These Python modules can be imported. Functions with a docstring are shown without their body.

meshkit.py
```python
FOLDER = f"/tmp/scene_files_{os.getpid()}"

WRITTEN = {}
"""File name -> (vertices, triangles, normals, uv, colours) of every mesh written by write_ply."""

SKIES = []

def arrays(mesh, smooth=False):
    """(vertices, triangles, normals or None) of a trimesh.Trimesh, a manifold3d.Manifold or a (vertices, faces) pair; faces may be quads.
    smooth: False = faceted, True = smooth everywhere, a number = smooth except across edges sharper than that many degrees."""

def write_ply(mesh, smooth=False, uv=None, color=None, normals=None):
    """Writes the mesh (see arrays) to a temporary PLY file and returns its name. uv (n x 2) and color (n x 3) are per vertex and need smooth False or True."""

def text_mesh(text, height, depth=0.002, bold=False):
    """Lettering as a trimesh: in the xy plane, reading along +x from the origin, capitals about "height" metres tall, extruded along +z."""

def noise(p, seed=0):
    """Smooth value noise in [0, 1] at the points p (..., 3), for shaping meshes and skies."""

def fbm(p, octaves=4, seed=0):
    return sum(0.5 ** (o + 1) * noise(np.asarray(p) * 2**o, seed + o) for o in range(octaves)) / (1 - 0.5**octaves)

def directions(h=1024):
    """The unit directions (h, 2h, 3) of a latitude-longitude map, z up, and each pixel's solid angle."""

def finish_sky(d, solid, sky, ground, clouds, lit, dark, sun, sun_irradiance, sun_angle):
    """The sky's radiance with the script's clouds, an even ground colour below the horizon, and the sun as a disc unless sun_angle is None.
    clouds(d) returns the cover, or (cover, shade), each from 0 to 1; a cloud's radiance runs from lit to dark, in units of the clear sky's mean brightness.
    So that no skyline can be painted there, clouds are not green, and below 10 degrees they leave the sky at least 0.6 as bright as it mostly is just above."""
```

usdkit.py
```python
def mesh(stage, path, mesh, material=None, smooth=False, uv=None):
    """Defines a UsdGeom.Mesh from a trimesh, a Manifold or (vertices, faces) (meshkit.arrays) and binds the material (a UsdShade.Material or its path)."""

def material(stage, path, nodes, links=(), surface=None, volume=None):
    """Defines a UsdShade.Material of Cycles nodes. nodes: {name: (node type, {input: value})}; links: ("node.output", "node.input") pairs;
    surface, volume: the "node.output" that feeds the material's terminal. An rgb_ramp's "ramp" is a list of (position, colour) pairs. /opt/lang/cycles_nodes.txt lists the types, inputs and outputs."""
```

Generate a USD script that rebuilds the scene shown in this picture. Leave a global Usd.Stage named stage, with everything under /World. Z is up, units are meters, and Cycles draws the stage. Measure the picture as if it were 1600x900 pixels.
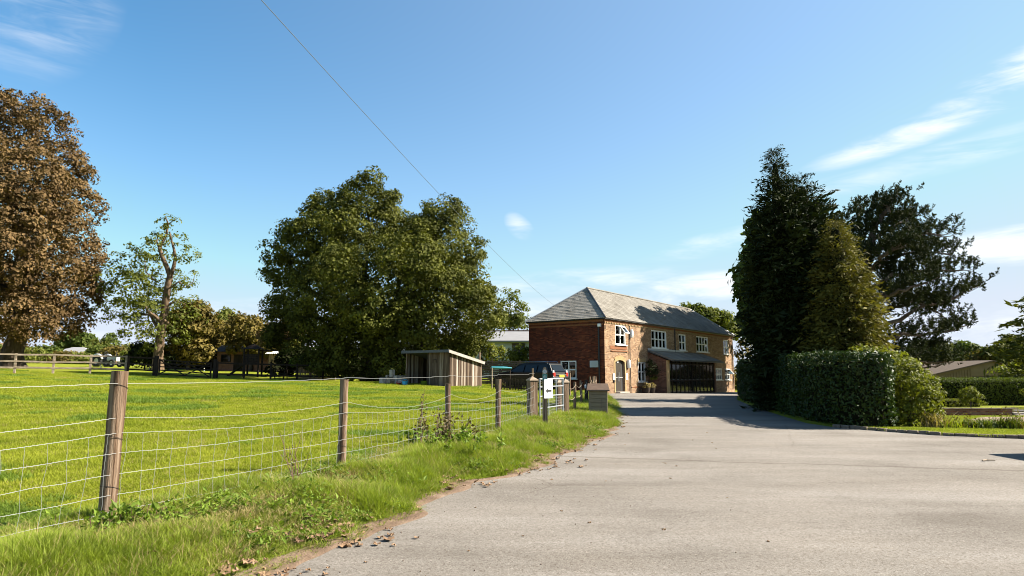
import math, numpy as np, trimesh, manifold3d, shapely, usdkit, meshkit
from shapely.geometry import Polygon, LineString, box as sbox
from pxr import Usd, UsdGeom, UsdLux, UsdShade, Gf, Sdf, Vt
stage = Usd.Stage.CreateInMemory()
UsdGeom.SetStageUpAxis(stage, 'Z'); UsdGeom.SetStageMetersPerUnit(stage, 1.0)
UsdGeom.Xform.Define(stage, '/World'); UsdGeom.Scope.Define(stage, '/World/Looks')
PI = math.pi

# ------------------------------------------------------------------ camera
PITCH = math.degrees(math.atan(0.133))
cam = UsdGeom.Camera.Define(stage, '/World/camera')
cam.AddTranslateOp().Set(Gf.Vec3d(0, 0, 1.45)); cam.AddRotateXOp().Set(90 + PITCH)
cam.CreateHorizontalApertureAttr(36.0); cam.CreateVerticalApertureAttr(20.25); cam.CreateFocalLengthAttr(22.5)
cam.CreateClippingRangeAttr(Gf.Vec2f(0.05, 5000))
cam.CreateExposureAttr(2.0)

# ------------------------------------------------------------------ sun and sky
SUN_AZ, SUN_EL = math.radians(4.0), math.radians(38.0)        # counter-clockwise from +x
SUN = np.array([math.cos(SUN_EL) * math.cos(SUN_AZ), math.cos(SUN_EL) * math.sin(SUN_AZ), math.sin(SUN_EL)])
SKY = 0.05
sun = UsdLux.DistantLight.Define(stage, '/World/sun')
sun.CreateIntensityAttr(1.25); sun.CreateAngleAttr(0.5); sun.CreateColorAttr(Gf.Vec3f(1.0, 0.92, 0.8)); sun.GetPrim().CreateAttribute('inputs:normalize', Sdf.ValueTypeNames.Bool).Set(True)
zx = SUN; xx = np.cross([0, 0, 1], zx); xx /= np.linalg.norm(xx); yx = np.cross(zx, xx)
M = Gf.Matrix4d(); [M.SetRow(i, Gf.Vec4d(*map(float, r), 0)) for i, r in enumerate((xx, yx, zx))]; M.SetRow(3, Gf.Vec4d(0, 0, 0, 1))
UsdGeom.Xformable(sun).AddTransformOp().Set(M)

def sky_material():
    n = {'tc': ('texture_coordinate', {}), 'sx': ('separate_xyz', {}),
         'sky': ('sky_texture', {'sky_type': 'single_scattering', 'sun_disc': False, 'sun_elevation': SUN_EL, 'sun_rotation': math.atan2(SUN[0], SUN[1]), 'altitude': 50.0, 'air_density': 1.0, 'aerosol_density': 0.3, 'ozone_density': 2.5}),
         'az': ('math', {'math_type': 'arctan2'}), 'el': ('math', {'math_type': 'arcsine'}),
         'cv': ('combine_xyz', {}), 'map': ('mapping', {'scale': (7.0, 40.0, 1.0), 'rotation': (0, 0, 0.1)}),
         'nz': ('noise_texture', {'scale': 1.0, 'detail': 7.0, 'roughness': 0.62, 'distortion': 0.6}),
         'map2': ('mapping', {'scale': (5.0, 17.0, 1.0), 'location': (3.1, 0.4, 0)}), 'nz2': ('noise_texture', {'scale': 1.0, 'detail': 5.0, 'roughness': 0.55, 'distortion': 0.4}),
         'bg': ('background_shader', {'strength': SKY})}
    l = [('tc.generated', 'sx.vector'), ('sx.x', 'az.value1'), ('sx.y', 'az.value2'), ('sx.z', 'el.value1'), ('az.value', 'cv.x'), ('el.value', 'cv.y'),
         ('cv.vector', 'map.vector'), ('map.vector', 'nz.vector'), ('cv.vector', 'map2.vector'), ('map2.vector', 'nz2.vector'), ('tc.generated', 'sky.vector')]
    # wisps of cloud: azimuth, elevation, half length, half height (radians), slope, strength
    W = [(0.60, 0.318, 0.17, 0.022, 0.20, 0.8), (0.74, 0.375, 0.16, 0.036, 0.34, 1.0), (0.72, 0.158, 0.15, 0.03, 0.0, 1.1), (0.29, 0.128, 0.16, 0.026, 0.10, 1.0), (0.10, 0.142, 0.2, 0.022, 0.05, 0.6), (0.33, 0.195, 0.14, 0.02, 0.16, 0.5),
         (0.012, 0.227, 0.026, 0.022, -0.45, 0.5), (-0.66, 0.45, 0.09, 0.10, 0.3, 0.27), (0.55, 0.265, 0.2, 0.018, 0.1, 0.42), (0.0, 0.09, 0.22, 0.03, 0.03, 0.5), (0.64, 0.06, 0.16, 0.03, 0.05, 0.6), (-0.40, 0.085, 0.14, 0.025, 0.05, 0.45),
         (-0.58, 0.045, 0.05, 0.012, 0, 0.5), (0.64, 0.29, 0.12, 0.012, 0.12, 0.35), (1.4, 0.3, 0.4, 0.06, 0.1, 0.9), (2.2, 0.35, 0.5, 0.05, -0.1, 0.8), (-1.6, 0.3, 0.5, 0.05, 0.1, 0.6), (-2.6, 0.4, 0.4, 0.06, 0.1, 0.7)]
    last = None
    def m(k, t, a=None, b=None, **kw):
        n[k] = ('math', {'math_type': t, **{q: v for q, v in (('value1', a), ('value2', b)) if isinstance(v, (int, float))}, **kw})
        for q, v in (('value1', a), ('value2', b)):
            if isinstance(v, str): l.append((v, f'{k}.{q}'))
        return k + '.value'
    for i, (a0, e0, la, le, sl, s) in enumerate(W):
        da = m(f'a_{i}', 'subtract', 'az.value', a0); de = m(f'b_{i}', 'subtract', 'el.value', e0)
        de = m(f'c_{i}', 'subtract', de, m(f'd_{i}', 'multiply', da, sl))
        q = m(f'e_{i}', 'add', m(f'f_{i}', 'power', m(f'fb_{i}', 'absolute', m(f'g_{i}', 'divide', da, la)), 2.0), m(f'h_{i}', 'power', m(f'hb_{i}', 'absolute', m(f'i_{i}', 'divide', de, le)), 2.0))
        w = m(f'j_{i}', 'multiply', m(f'k_{i}', 'subtract', 1.0, q, use_clamp=True), s)
        last = w if last is None else m(f'l_{i}', 'maximum', last, w)
    nn = m('nn', 'add', m('nn1', 'multiply', 'nz.fac', 0.75), m('nn2', 'multiply', 'nz2.fac', 0.55))
    v = m('cv1', 'add', nn, m('cv2', 'multiply', last, 0.16))
    n['mr'] = ('map_range', {'range_type': 'smoothstep', 'from_min': 0.56, 'from_max': 0.98, 'to_min': 0.0, 'to_max': 1.0, 'clamp': True}); l.append((v, 'mr.value'))
    a = m('cov0', 'multiply', 'mr.result', m('cov1', 'multiply', last, 1.5, use_clamp=True))
    n['cov'] = ('clamp', {'min': 0.0, 'max': 0.96}); l.append((a, 'cov.value'))
    n['hs'] = ('hsv', {'hue': 0.5, 'saturation': 1.12, 'value': 1.0, 'fac': 1.0}); n['tint'] = ('mix', {'mix_type': 'multiply', 'fac': 1.0, 'color2': TINT}); l += [('sky.color', 'hs.color'), ('hs.color', 'tint.color1')]
    hz = m('hz', 'multiply', m('hz1', 'power', m('hz2', 'subtract', 1.0, m('hz3', 'divide', m('hz4', 'absolute', 'el.value'), 0.55, use_clamp=True)), 2.6), 0.78)
    sh = m('sh', 'add', m('sh1', 'multiply', 'sx.x', 0.36), 0.17, use_clamp=True)     # whiter towards the sun's side
    n['smix'] = ('mix', {'color2': HORIZON}); l += [('tint.color', 'smix.color1'), (sh, 'smix.fac')]
    n['hmix'] = ('mix', {'color2': HORIZON}); l += [('smix.color', 'hmix.color1'), (hz, 'hmix.fac')]
    n['mix'] = ('mix', {'color2': CLOUD}); n['cap'] = ('mix', {'mix_type': 'darken', 'fac': 1.0, 'color2': (3.75, 4.2, 4.85)}); l.append(('hmix.color', 'cap.color1'))
    l.extend([('cap.color', 'mix.color1'), ('cov.result', 'mix.fac'), ('mix.color', 'bg.color')])
    return usdkit.material(stage, '/World/Looks/sky', n, l, surface='bg.background')
TINT = (0.83, 1.13, 1.1)
HORIZON = (3.65, 4.1, 4.8)
CLOUD = (5.9, 5.95, 6.05)
dome = UsdLux.DomeLight.Define(stage, '/World/sky')
UsdShade.MaterialBindingAPI.Apply(dome.GetPrim()).Bind(sky_material())
dome.GetPrim().SetCustomDataByKey('kind', 'structure')
# ------------------------------------------------------------------ helpers
def V(*a): return np.array(a, float)
def unit(v):
    v = np.asarray(v, float); return v / np.maximum(np.linalg.norm(v, axis=-1, keepdims=True), 1e-9)
def smooth(a, b, x):
    t = np.clip((np.asarray(x, float) - a) / (b - a), 0, 1); return t * t * (3 - 2 * t)

class MB:
    """Collects simple shapes; build() makes them one mesh."""
    def __init__(s): s.v, s.f, s.n = [], [], 0
    def add(s, v, f):
        v = np.asarray(v, float).reshape(-1, 3); f = np.asarray(f, int)
        if f.shape[1] == 4: f = np.vstack([f[:, [0, 1, 2]], f[:, [0, 2, 3]]])
        s.v.append(v); s.f.append(f + s.n); s.n += len(v); return s
    def mesh(s, m):
        v, f, _ = meshkit.arrays(m); return s.add(v, f)
    def box(s, c, d, rz=0.0, R=None):
        q = np.array([[x, y, z] for x in (-.5, .5) for y in (-.5, .5) for z in (-.5, .5)]) * np.asarray(d, float)
        if rz: q = q @ np.array([[math.cos(rz), math.sin(rz), 0], [-math.sin(rz), math.cos(rz), 0], [0, 0, 1]])
        if R is not None: q = q @ np.asarray(R).T
        return s.add(q + np.asarray(c, float), [[0, 1, 3, 2], [4, 6, 7, 5], [0, 4, 5, 1], [2, 3, 7, 6], [0, 2, 6, 4], [1, 5, 7, 3]])
    def cbox(s, c, d, b=0.01, rz=0.0):
        """box with chamfered edges"""
        h = np.asarray(d, float) / 2; b = min(b, *(h * .9))
        pts = [[sx * (h[0] - (b if k != 0 else 0)), sy * (h[1] - (b if k != 1 else 0)), sz * (h[2] - (b if k != 2 else 0))] for sx in (-1, 1) for sy in (-1, 1) for sz in (-1, 1) for k in range(3)]
        m = trimesh.convex.convex_hull(np.array(pts)); q = m.vertices
        if rz: q = q @ np.array([[math.cos(rz), math.sin(rz), 0], [-math.sin(rz), math.cos(rz), 0], [0, 0, 1]])
        return s.add(q + np.asarray(c, float), m.faces)
    def bar(s, a, b, w, h, up=(0, 0, 1)):
        """rectangular bar from a to b: w sideways, h along up"""
        a, b = V(*a), V(*b); t = b - a; L = np.linalg.norm(t); t /= L
        sd = unit(np.cross(t, up)); u = np.cross(sd, t)
        return s.box((a + b) / 2, (L, w, h), R=np.stack([t, sd, u], 1))
    def tube(s, p, r, sides=8, caps=True):
        p = np.asarray(p, float); r = np.broadcast_to(r, (len(p),))
        t = unit(np.gradient(p, axis=0)); a0 = np.where(abs(t[0, 2]) < .9, [0, 0, 1.], [1., 0, 0])
        a = np.zeros_like(p); a[0] = unit(np.cross(t[0], a0))
        for i in range(1, len(p)): a[i] = unit(a[i - 1] - t[i] * np.dot(a[i - 1], t[i]))
        b = np.cross(t, a); g = np.arange(sides) * 2 * PI / sides
        v = p[:, None] + r[:, None, None] * (np.cos(g)[None, :, None] * a[:, None] + np.sin(g)[None, :, None] * b[:, None])
        i, j = np.meshgrid(np.arange(len(p) - 1), np.arange(sides), indexing='ij')
        q = np.stack([i * sides + j, i * sides + (j + 1) % sides, (i + 1) * sides + (j + 1) % sides, (i + 1) * sides + j], -1).reshape(-1, 4)
        f = np.vstack([q[:, [0, 1, 2]], q[:, [0, 2, 3]]]); v = v.reshape(-1, 3)
        if caps:
            n = len(v); v = np.vstack([v, p[:1], p[-1:]]); k = np.arange(sides)
            f = np.vstack([f, np.stack([np.full(sides, n), (k + 1) % sides, k], 1), np.stack([np.full(sides, n + 1), (len(p) - 1) * sides + k, (len(p) - 1) * sides + (k + 1) % sides], 1)])
        return s.add(v, f)
    def lathe(s, prof, c=(0, 0, 0), sides=16):
        prof = np.asarray(prof, float); g = np.arange(sides) * 2 * PI / sides
        v = np.stack([prof[:, 0, None] * np.cos(g), prof[:, 0, None] * np.sin(g), np.repeat(prof[:, 1, None], sides, 1)], -1).reshape(-1, 3) + np.asarray(c, float)
        i, j = np.meshgrid(np.arange(len(prof) - 1), np.arange(sides), indexing='ij')
        q = np.stack([i * sides + j, i * sides + (j + 1) % sides, (i + 1) * sides + (j + 1) % sides, (i + 1) * sides + j], -1).reshape(-1, 4)
        return s.add(v, q)
    def prism(s, poly, depth, R=None, o=(0, 0, 0)):
        """polygon (shapely or points) in its own xy plane pushed along z by depth, then turned by R (columns) and moved"""
        P = poly if hasattr(poly, 'geom_type') else Polygon(poly)
        m = trimesh.creation.extrude_polygon(P, depth, engine='earcut'); v = np.array(m.vertices)
        if R is not None: v = v @ np.asarray(R, float).T
        f = np.array(m.faces)
        if R is not None and np.linalg.det(np.asarray(R, float)) < 0: f = f[:, ::-1]
        return s.add(v + np.asarray(o, float), f)
    def arrays(s): return np.vstack(s.v), np.vstack(s.f)
    def build(s, name, mat, parent=None, sm=False): return part(parent, name, s.arrays(), mat, sm)

USED = {}
def path_of(parent, name):
    base = '/World' if parent is None else str(parent.GetPath()); k = (base, name)
    USED[k] = USED.get(k, -1) + 1
    return f'{base}/{name}' if USED[k] == 0 else f'{base}/{name}_{USED[k]:03d}'
def tag(o, label=None, cat=None, group=None, kind=None):
    for k, v in (('label', label), ('category', cat), ('group', group), ('kind', kind)):
        if v: o.SetCustomDataByKey(k, v)
    return o
def part(parent, name, mesh, mat, sm=False, label=None, kind=None):
    m = usdkit.mesh(stage, path_of(parent, name), mesh, MATS[mat] if isinstance(mat, str) else mat, smooth=sm).GetPrim()
    return tag(m, label, kind=kind)
def thing(name, label, cat, loc=(0, 0, 0), rz=0.0, group=None):
    x = UsdGeom.Xform.Define(stage, path_of(None, name)); x.AddTranslateOp().Set(Gf.Vec3d(*map(float, loc)))
    if rz: x.AddRotateZOp().Set(math.degrees(rz))
    return tag(x.GetPrim(), label, cat, group)
def solo(name, mesh, mat, label, cat, sm=False, group=None): return tag(part(None, name, mesh, mat, sm), label, cat, group)
def struct(name, mesh, mat, sm=False): return tag(part(None, name, mesh, mat, sm), kind='structure')
def dup(src, loc, rz=0.0, label=None, scale=None, group=None):
    """copy of a thing with its parts, under the next number"""
    x = UsdGeom.Xform.Define(stage, path_of(None, src.GetName().rsplit('_0', 1)[0])); x.GetPrim().GetReferences().AddInternalReference(src.GetPath()); x.GetPrim().SetInstanceable(True)
    x.ClearXformOpOrder(); x.AddTranslateOp().Set(Gf.Vec3d(*map(float, loc)))
    r = x.AddRotateZOp(); r.Set(math.degrees(rz)); 
    if scale is not None: x.AddScaleOp().Set(Gf.Vec3f(*map(float, scale)))
    return tag(x.GetPrim(), label, group=group)

# ------------------------------------------------------------------ materials
MATS = {}
def mat(name, nodes, links, surface): MATS[name] = usdkit.material(stage, f'/World/Looks/{name}', nodes, links, surface=surface); return MATS[name]
def plain(name, c, rough=.6, spec=.4, metal=0.0, **kw): return mat(name, {'p': ('principled_bsdf', {'base_color': c, 'roughness': rough, 'specular_ior_level': spec, 'metallic': metal, **kw})}, [], 'p.BSDF')
def noisy(name, stops, scale=6.0, stretch=(1, 1, 1), rough=.8, spec=.25, bump=0.0, bscale=None, detail=6.0, metal=0.0, coord='object', island=0.0, dist=0.0, bdist=.02):
    n = {'tc': ('texture_coordinate', {}), 'g': ('geometry', {}), 'mp': ('mapping', {'scale': stretch}), 'nz': ('noise_texture', {'scale': scale, 'detail': detail, 'roughness': .6, 'distortion': dist}),
         'rp': ('rgb_ramp', {'ramp': stops}), 'p': ('principled_bsdf', {'roughness': rough, 'specular_ior_level': spec, 'metallic': metal})}
    l = [('g.position' if coord == 'world' else 'tc.object', 'mp.vector'), ('mp.vector', 'nz.vector')]
    fac = 'nz.fac'
    if island:
        n['mx'] = ('math', {'math_type': 'multiply_add', 'value2': island}); n['sb'] = ('math', {'math_type': 'subtract', 'value2': island / 2}); n['ad'] = ('math', {'math_type': 'add'})
        n['oi'] = ('object_info', {}); n['ai'] = ('math', {'math_type': 'add'}); n['fi'] = ('math', {'math_type': 'fraction'}); l += [('g.random_per_island', 'ai.value1'), ('oi.random', 'ai.value2'), ('ai.value', 'fi.value1'), ('fi.value', 'mx.value1'), ('sb.value', 'mx.value3'), ('nz.fac', 'sb.value1')]; fac = 'mx.value'
        n.pop('ad')
    l += [(fac, 'rp.fac'), ('rp.color', 'p.base_color')]
    if bump:
        n['bm'] = ('bump', {'strength': bump, 'distance': bdist}); n['bn'] = ('noise_texture', {'scale': bscale or scale * 3, 'detail': 5.0, 'roughness': .6})
        l += [('mp.vector', 'bn.vector'), ('bn.fac', 'bm.height'), ('bm.normal', 'p.normal')]
    return mat(name, n, l, 'p.BSDF')
def leafy(name, c1, c2, c3, rough=.5, trans=.25, nscale=.35, spec=.35):
    """leaf colours: c1 dark .. c3 bright, varied leaf by leaf and clump by clump"""
    t = tuple(min(1, 1.5 * a) for a in c3)
    n = {'g': ('geometry', {}), 'nz': ('noise_texture', {'scale': nscale, 'detail': 3.0}), 'm': ('math', {'math_type': 'multiply_add', 'value2': .55}), 'h': ('math', {'math_type': 'multiply_add', 'value2': .9, 'value3': -.22}),
         'rp': ('rgb_ramp', {'ramp': [(0, c1), (.5, c2), (1, c3)]}), 'p': ('principled_bsdf', {'roughness': rough, 'specular_ior_level': spec}), 't': ('translucent_bsdf', {}), 'tm': ('mix', {'mix_type': 'multiply', 'fac': 1.0, 'color2': (1.5, 1.6, .6)}), 'x': ('mix_closure', {'fac': trans})}
    return mat(name, n, [('g.position', 'nz.vector'), ('g.random_per_island', 'm.value1'), ('nz.fac', 'h.value1'), ('h.value', 'm.value3'), ('m.value', 'rp.fac'), ('rp.color', 'p.base_color'), ('rp.color', 'tm.color1'), ('tm.color', 't.color'), ('p.BSDF', 'x.closure1'), ('t.BSDF', 'x.closure2')], 'x.closure')
def brick(name, c1, c2, c3, mortar, axis, noise=.7):
    """brickwork on a plane: axis 'x' or 'y' is the wall's own run"""
    n = {'tc': ('texture_coordinate', {}), 's': ('separate_xyz', {}), 'c': ('combine_xyz', {}), 'b': ('brick_texture', {'scale': 1.0, 'brick_width': .225, 'row_height': .075, 'mortar_size': .007, 'mortar_smooth': .2, 'color1': (0, 0, 0), 'color2': (1, 1, 1), 'mortar': (.5, .5, .5), 'bias': 0.0}),
         'n1': ('noise_texture', {'scale': .9, 'detail': 4.0}), 'wn': ('noise_texture', {'scale': 9.0, 'detail': 1.0}), 'rp': ('rgb_ramp', {'ramp': [(.15, c1), (.5, c2), (.85, c3)]}), 'ma': ('mix', {'mix_type': 'mix'}), 'mm': ('mix', {'color2': mortar}),
         'ad': ('math', {'math_type': 'multiply_add', 'value2': .5}), 'ad2': ('math', {'math_type': 'multiply_add', 'value2': noise, 'value3': -.1}), 'bw': ('rgb_to_bw', {}), 'bm': ('bump', {'strength': .7, 'distance': .012, 'invert': True}), 'p': ('principled_bsdf', {'roughness': .88, 'specular_ior_level': .2})}
    n.pop('ma'); n.pop('wn'); n['sx'] = ('math', {'math_type': 'add'})
    return mat(name, n, [('tc.object', 's.vector'), ('s.x', 'sx.value1'), ('s.y', 'sx.value2'), ('sx.value', 'c.x'), ('s.z', 'c.y'), ('c.vector', 'b.vector'), ('c.vector', 'n1.vector'), ('n1.fac', 'ad2.value1'), ('b.color', 'bw.color'), ('bw.val', 'ad.value1'), ('ad2.value', 'ad.value3'), ('ad.value', 'rp.fac'), ('rp.color', 'mm.color1'), ('b.fac', 'mm.fac'), ('mm.color', 'p.base_color'), ('b.fac', 'bm.height'), ('bm.normal', 'p.normal')], 'p.BSDF')

plain('white_paint', (.62, .62, .6), .35); plain('black_iron', (.012, .012, .013), .45); plain('dark_plastic', (.02, .02, .022), .5); plain('grey_plastic', (.2, .2, .2), .5)
noisy('galvanised', [(.2, (.3, .32, .34)), (.8, (.5, .52, .54))], 14, rough=.38, metal=.7, spec=.5)
plain('wire_metal', (.27, .275, .265), .5, .4, .3); plain('rubber', (.012, .012, .012), .8); plain('chrome', (.6, .6, .62), .15, .5, 1.0)
plain('car_paint', (.003, .0032, .0036), .3, .25); plain('yellow_plate', (.6, .42, .03), .4); plain('red_lamp', (.3, .015, .01), .25); plain('clear_lamp', (.45, .45, .45), .2)
plain('paper', (.5, .51, .53), .6); plain('ink', (.01, .01, .01), .7); plain('pale_blue_ink', (.38, .5, .62), .7); plain('teal_sheet', (.01, .16, .2), .45); plain('red_tub', (.25, .015, .01), .4); plain('blue_tub', (.05, .32, .48), .4)
plain('green_badge', (.02, .12, .11), .5); plain('room_dark', (.02, .018, .016), .9); plain('blind', (.34, .3, .25), .9); plain('lead', (.3, .31, .33), .5); plain('grey_board', (.33, .36, .38), .6)
mat('porch_glass', {'t': ('transparent_bsdf', {'color': (.6, .66, .66)}), 'g': ('glossy_bsdf', {'roughness': .05, 'color': (1, 1, 1)}), 'f': ('fresnel', {'IOR': 1.18}), 'x': ('mix_closure', {})}, [('f.fac', 'x.fac'), ('t.BSDF', 'x.closure1'), ('g.BSDF', 'x.closure2')], 'x.closure')
mat('glass', {'t': ('transparent_bsdf', {'color': (.9, .93, .93)}), 'g': ('glossy_bsdf', {'roughness': .02, 'color': (1, 1, 1)}), 'f': ('fresnel', {'IOR': 1.6}), 'x': ('mix_closure', {})}, [('f.fac', 'x.fac'), ('t.BSDF', 'x.closure1'), ('g.BSDF', 'x.closure2')], 'x.closure')
noisy('post_wood', [(.3, (.035, .02, .012)), (.42, (.1, .064, .04)), (.55, (.175, .125, .085)), (.75, (.27, .215, .165))], 11, (2.6, 2.6, .11), .9, .1, .9, 34, detail=9.0)
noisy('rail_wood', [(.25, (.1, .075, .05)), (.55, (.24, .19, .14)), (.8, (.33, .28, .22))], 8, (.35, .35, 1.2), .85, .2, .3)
noisy('plank_wood', [(.12, (.03, .019, .012)), (.45, (.09, .062, .042)), (.72, (.18, .14, .105)), (.95, (.36, .31, .255))], 7, (2.5, 2.5, .14), .88, .15, .5, 24, island=.9)
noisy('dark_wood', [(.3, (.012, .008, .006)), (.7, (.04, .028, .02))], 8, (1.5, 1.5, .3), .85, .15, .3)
noisy('brown_wood', [(.3, (.045, .03, .019)), (.7, (.09, .062, .04))], 10, (.4, .4, 2), .8, .2, .3)
noisy('bin_wood', [(.3, (.1, .08, .052)), (.7, (.145, .118, .078))], 9, (.5, .5, 3), .75, .25, .25)
noisy('bin_lid', [(.3, (.07, .046, .032)), (.7, (.105, .072, .052))], 9, (.5, .5, 2), .8, .2, .3)
noisy('bark', [(.25, (.025, .018, .013)), (.55, (.08, .06, .045)), (.85, (.16, .125, .095))], 3, (2, 2, .35), .9, .15, .9, 9, coord='world', bdist=.06)
noisy('pale_bark', [(.25, (.03, .02, .012)), (.55, (.11, .075, .046)), (.85, (.24, .175, .115))], 3, (2, 2, .35), .9, .15, .9, 9, coord='world', bdist=.06)
noisy('soil', [(.2, (.06, .04, .026)), (.5, (.12, .082, .056)), (.85, (.2, .15, .11))], 4.5, rough=.95, spec=.1, bump=.8, bscale=40, coord='world')
noisy('gravel', [(.2, (.11, .08, .055)), (.5, (.19, .145, .105)), (.85, (.28, .225, .17))], 60, rough=.95, spec=.1, bump=.8, bscale=60, coord='world', detail=3)
noisy('stone_block', [(.2, (.16, .13, .1)), (.8, (.42, .38, .33))], 6, rough=.9, bump=.6); noisy('kerb_stone', [(.2, (.05, .04, .03)), (.8, (.17, .13, .1))], 9, rough=.9, bump=.6, coord='world')
noisy('render_wall', [(.2, (.28, .34, .38)), (.8, (.36, .42, .46))], 2, rough=.9, bump=.2); noisy('far_tile', [(.3, (.12, .07, .045)), (.7, (.22, .14, .09))], 5, rough=.9, coord='world')
noisy('grey_roof', [(.2, (.16, .16, .165)), (.8, (.2, .2, .205))], 2, rough=.8); noisy('felt_roof', [(.3, (.05, .053, .058)), (.7, (.085, .088, .095))], 12, rough=.85, bump=.3); noisy('pale_fascia', [(.3, (.2, .18, .155)), (.7, (.31, .28, .25))], 8, rough=.85)
noisy('tin_white', [(.3, (.45, .43, .41)), (.7, (.68, .66, .63))], 3, rough=.55, coord='world'); noisy('barn_sheet', [(.3, (.085, .058, .028)), (.7, (.12, .085, .042))], 1.2, rough=.75, coord='world')
noisy('log_wood', [(.2, (.12, .085, .05)), (.8, (.32, .26, .19))], 9, rough=.9, bump=.5); noisy('terracotta', [(.2, (.16, .07, .04)), (.8, (.26, .13, .08))], 6, rough=.85)
noisy('slate', [(.1, (.095, .085, .07)), (.45, (.165, .152, .13)), (.9, (.29, .275, .245))], 1.1, (1, 1, 1), .85, .08, .35, 25, island=.3)
noisy('dark_slate', [(.2, (.03, .03, .032)), (.8, (.07, .068, .066))], 2, rough=.75, bump=.3, island=.3)
brick('brick_red', (.028, .006, .003), (.085, .017, .007), (.16, .042, .016), (.05, .032, .022), 'y')
brick('brick_stock', (.1, .05, .025), (.2, .115, .058), (.29, .2, .115), (.25, .21, .16), 'x')
brick('brick_porch', (.05, .02, .012), (.11, .045, .025), (.17, .085, .05), (.13, .1, .08), 'y')
brick('brick_garden', (.05, .018, .012), (.11, .035, .022), (.17, .075, .05), (.13, .11, .09), 'x')
noisy('brick_trim', [(.2, (.25, .165, .07)), (.8, (.34, .25, .13))], 14, rough=.9, bump=.4); noisy('brick_orange', [(.2, (.13, .045, .018)), (.8, (.2, .085, .035))], 14, rough=.9, bump=.4)
leafy('leaf_sycamore', (.014, .019, .003), (.125, .13, .021), (.36, .335, .085), .75, .13, .9, .1)
leafy('leaf_chestnut', (.03, .017, .007), (.175, .115, .05), (.41, .3, .13), .8, .1, .9, .08)
leafy('leaf_ash', (.05, .065, .008), (.13, .14, .024), (.22, .21, .055), .65, .28, .5, .15)
leafy('leaf_bronze', (.045, .036, .008), (.17, .13, .032), (.32, .22, .07), .7, .22, .5, .12)
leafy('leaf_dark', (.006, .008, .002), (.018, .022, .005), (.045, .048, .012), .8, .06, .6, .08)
leafy('leaf_green', (.035, .055, .007), (.09, .11, .018), (.16, .17, .036), .65, .22, .3, .15)
leafy('leaf_laurel', (.010, .022, .003), (.036, .06, .007), (.16, .18, .025), .45, .1, .8, .22)
leafy('leaf_yellow', (.08, .09, .009), (.15, .16, .02), (.24, .23, .04), .6, .28, .6, .2)
leafy('leaf_cypress', (.007, .012, .003), (.026, .034, .009), (.075, .078, .024), .75, .06, .9, .1)
leafy('leaf_gold', (.014, .016, .004), (.19, .165, .03), (.64, .53, .125), .7, .14, 1.8, .1)
leafy('leaf_pine', (.012, .018, .006), (.035, .042, .014), (.085, .082, .032), .8, .06, 1.0, .08)
leafy('leaf_dry', (.16, .09, .045), (.3, .2, .12), (.45, .34, .23), .8, .2, 3.0)
leafy('leaf_dock', (.04, .03, .01), (.085, .065, .018), (.13, .13, .03), .7, .2, 3.0)
leafy('grass_lawn', (.115, .145, .012), (.24, .258, .028), (.345, .335, .062), .75, .3, 1.5, .06)
leafy('grass_verge', (.095, .135, .014), (.235, .28, .038), (.42, .41, .1), .65, .34, 3.0, .1)
leafy('grass_straw', (.2, .15, .06), (.3, .24, .11), (.4, .34, .18), .7, .2, 1.0, .2)
leafy('leaf_weed', (.06, .1, .012), (.15, .21, .025), (.26, .3, .05), .55, .3, 2.0, .15)
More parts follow.
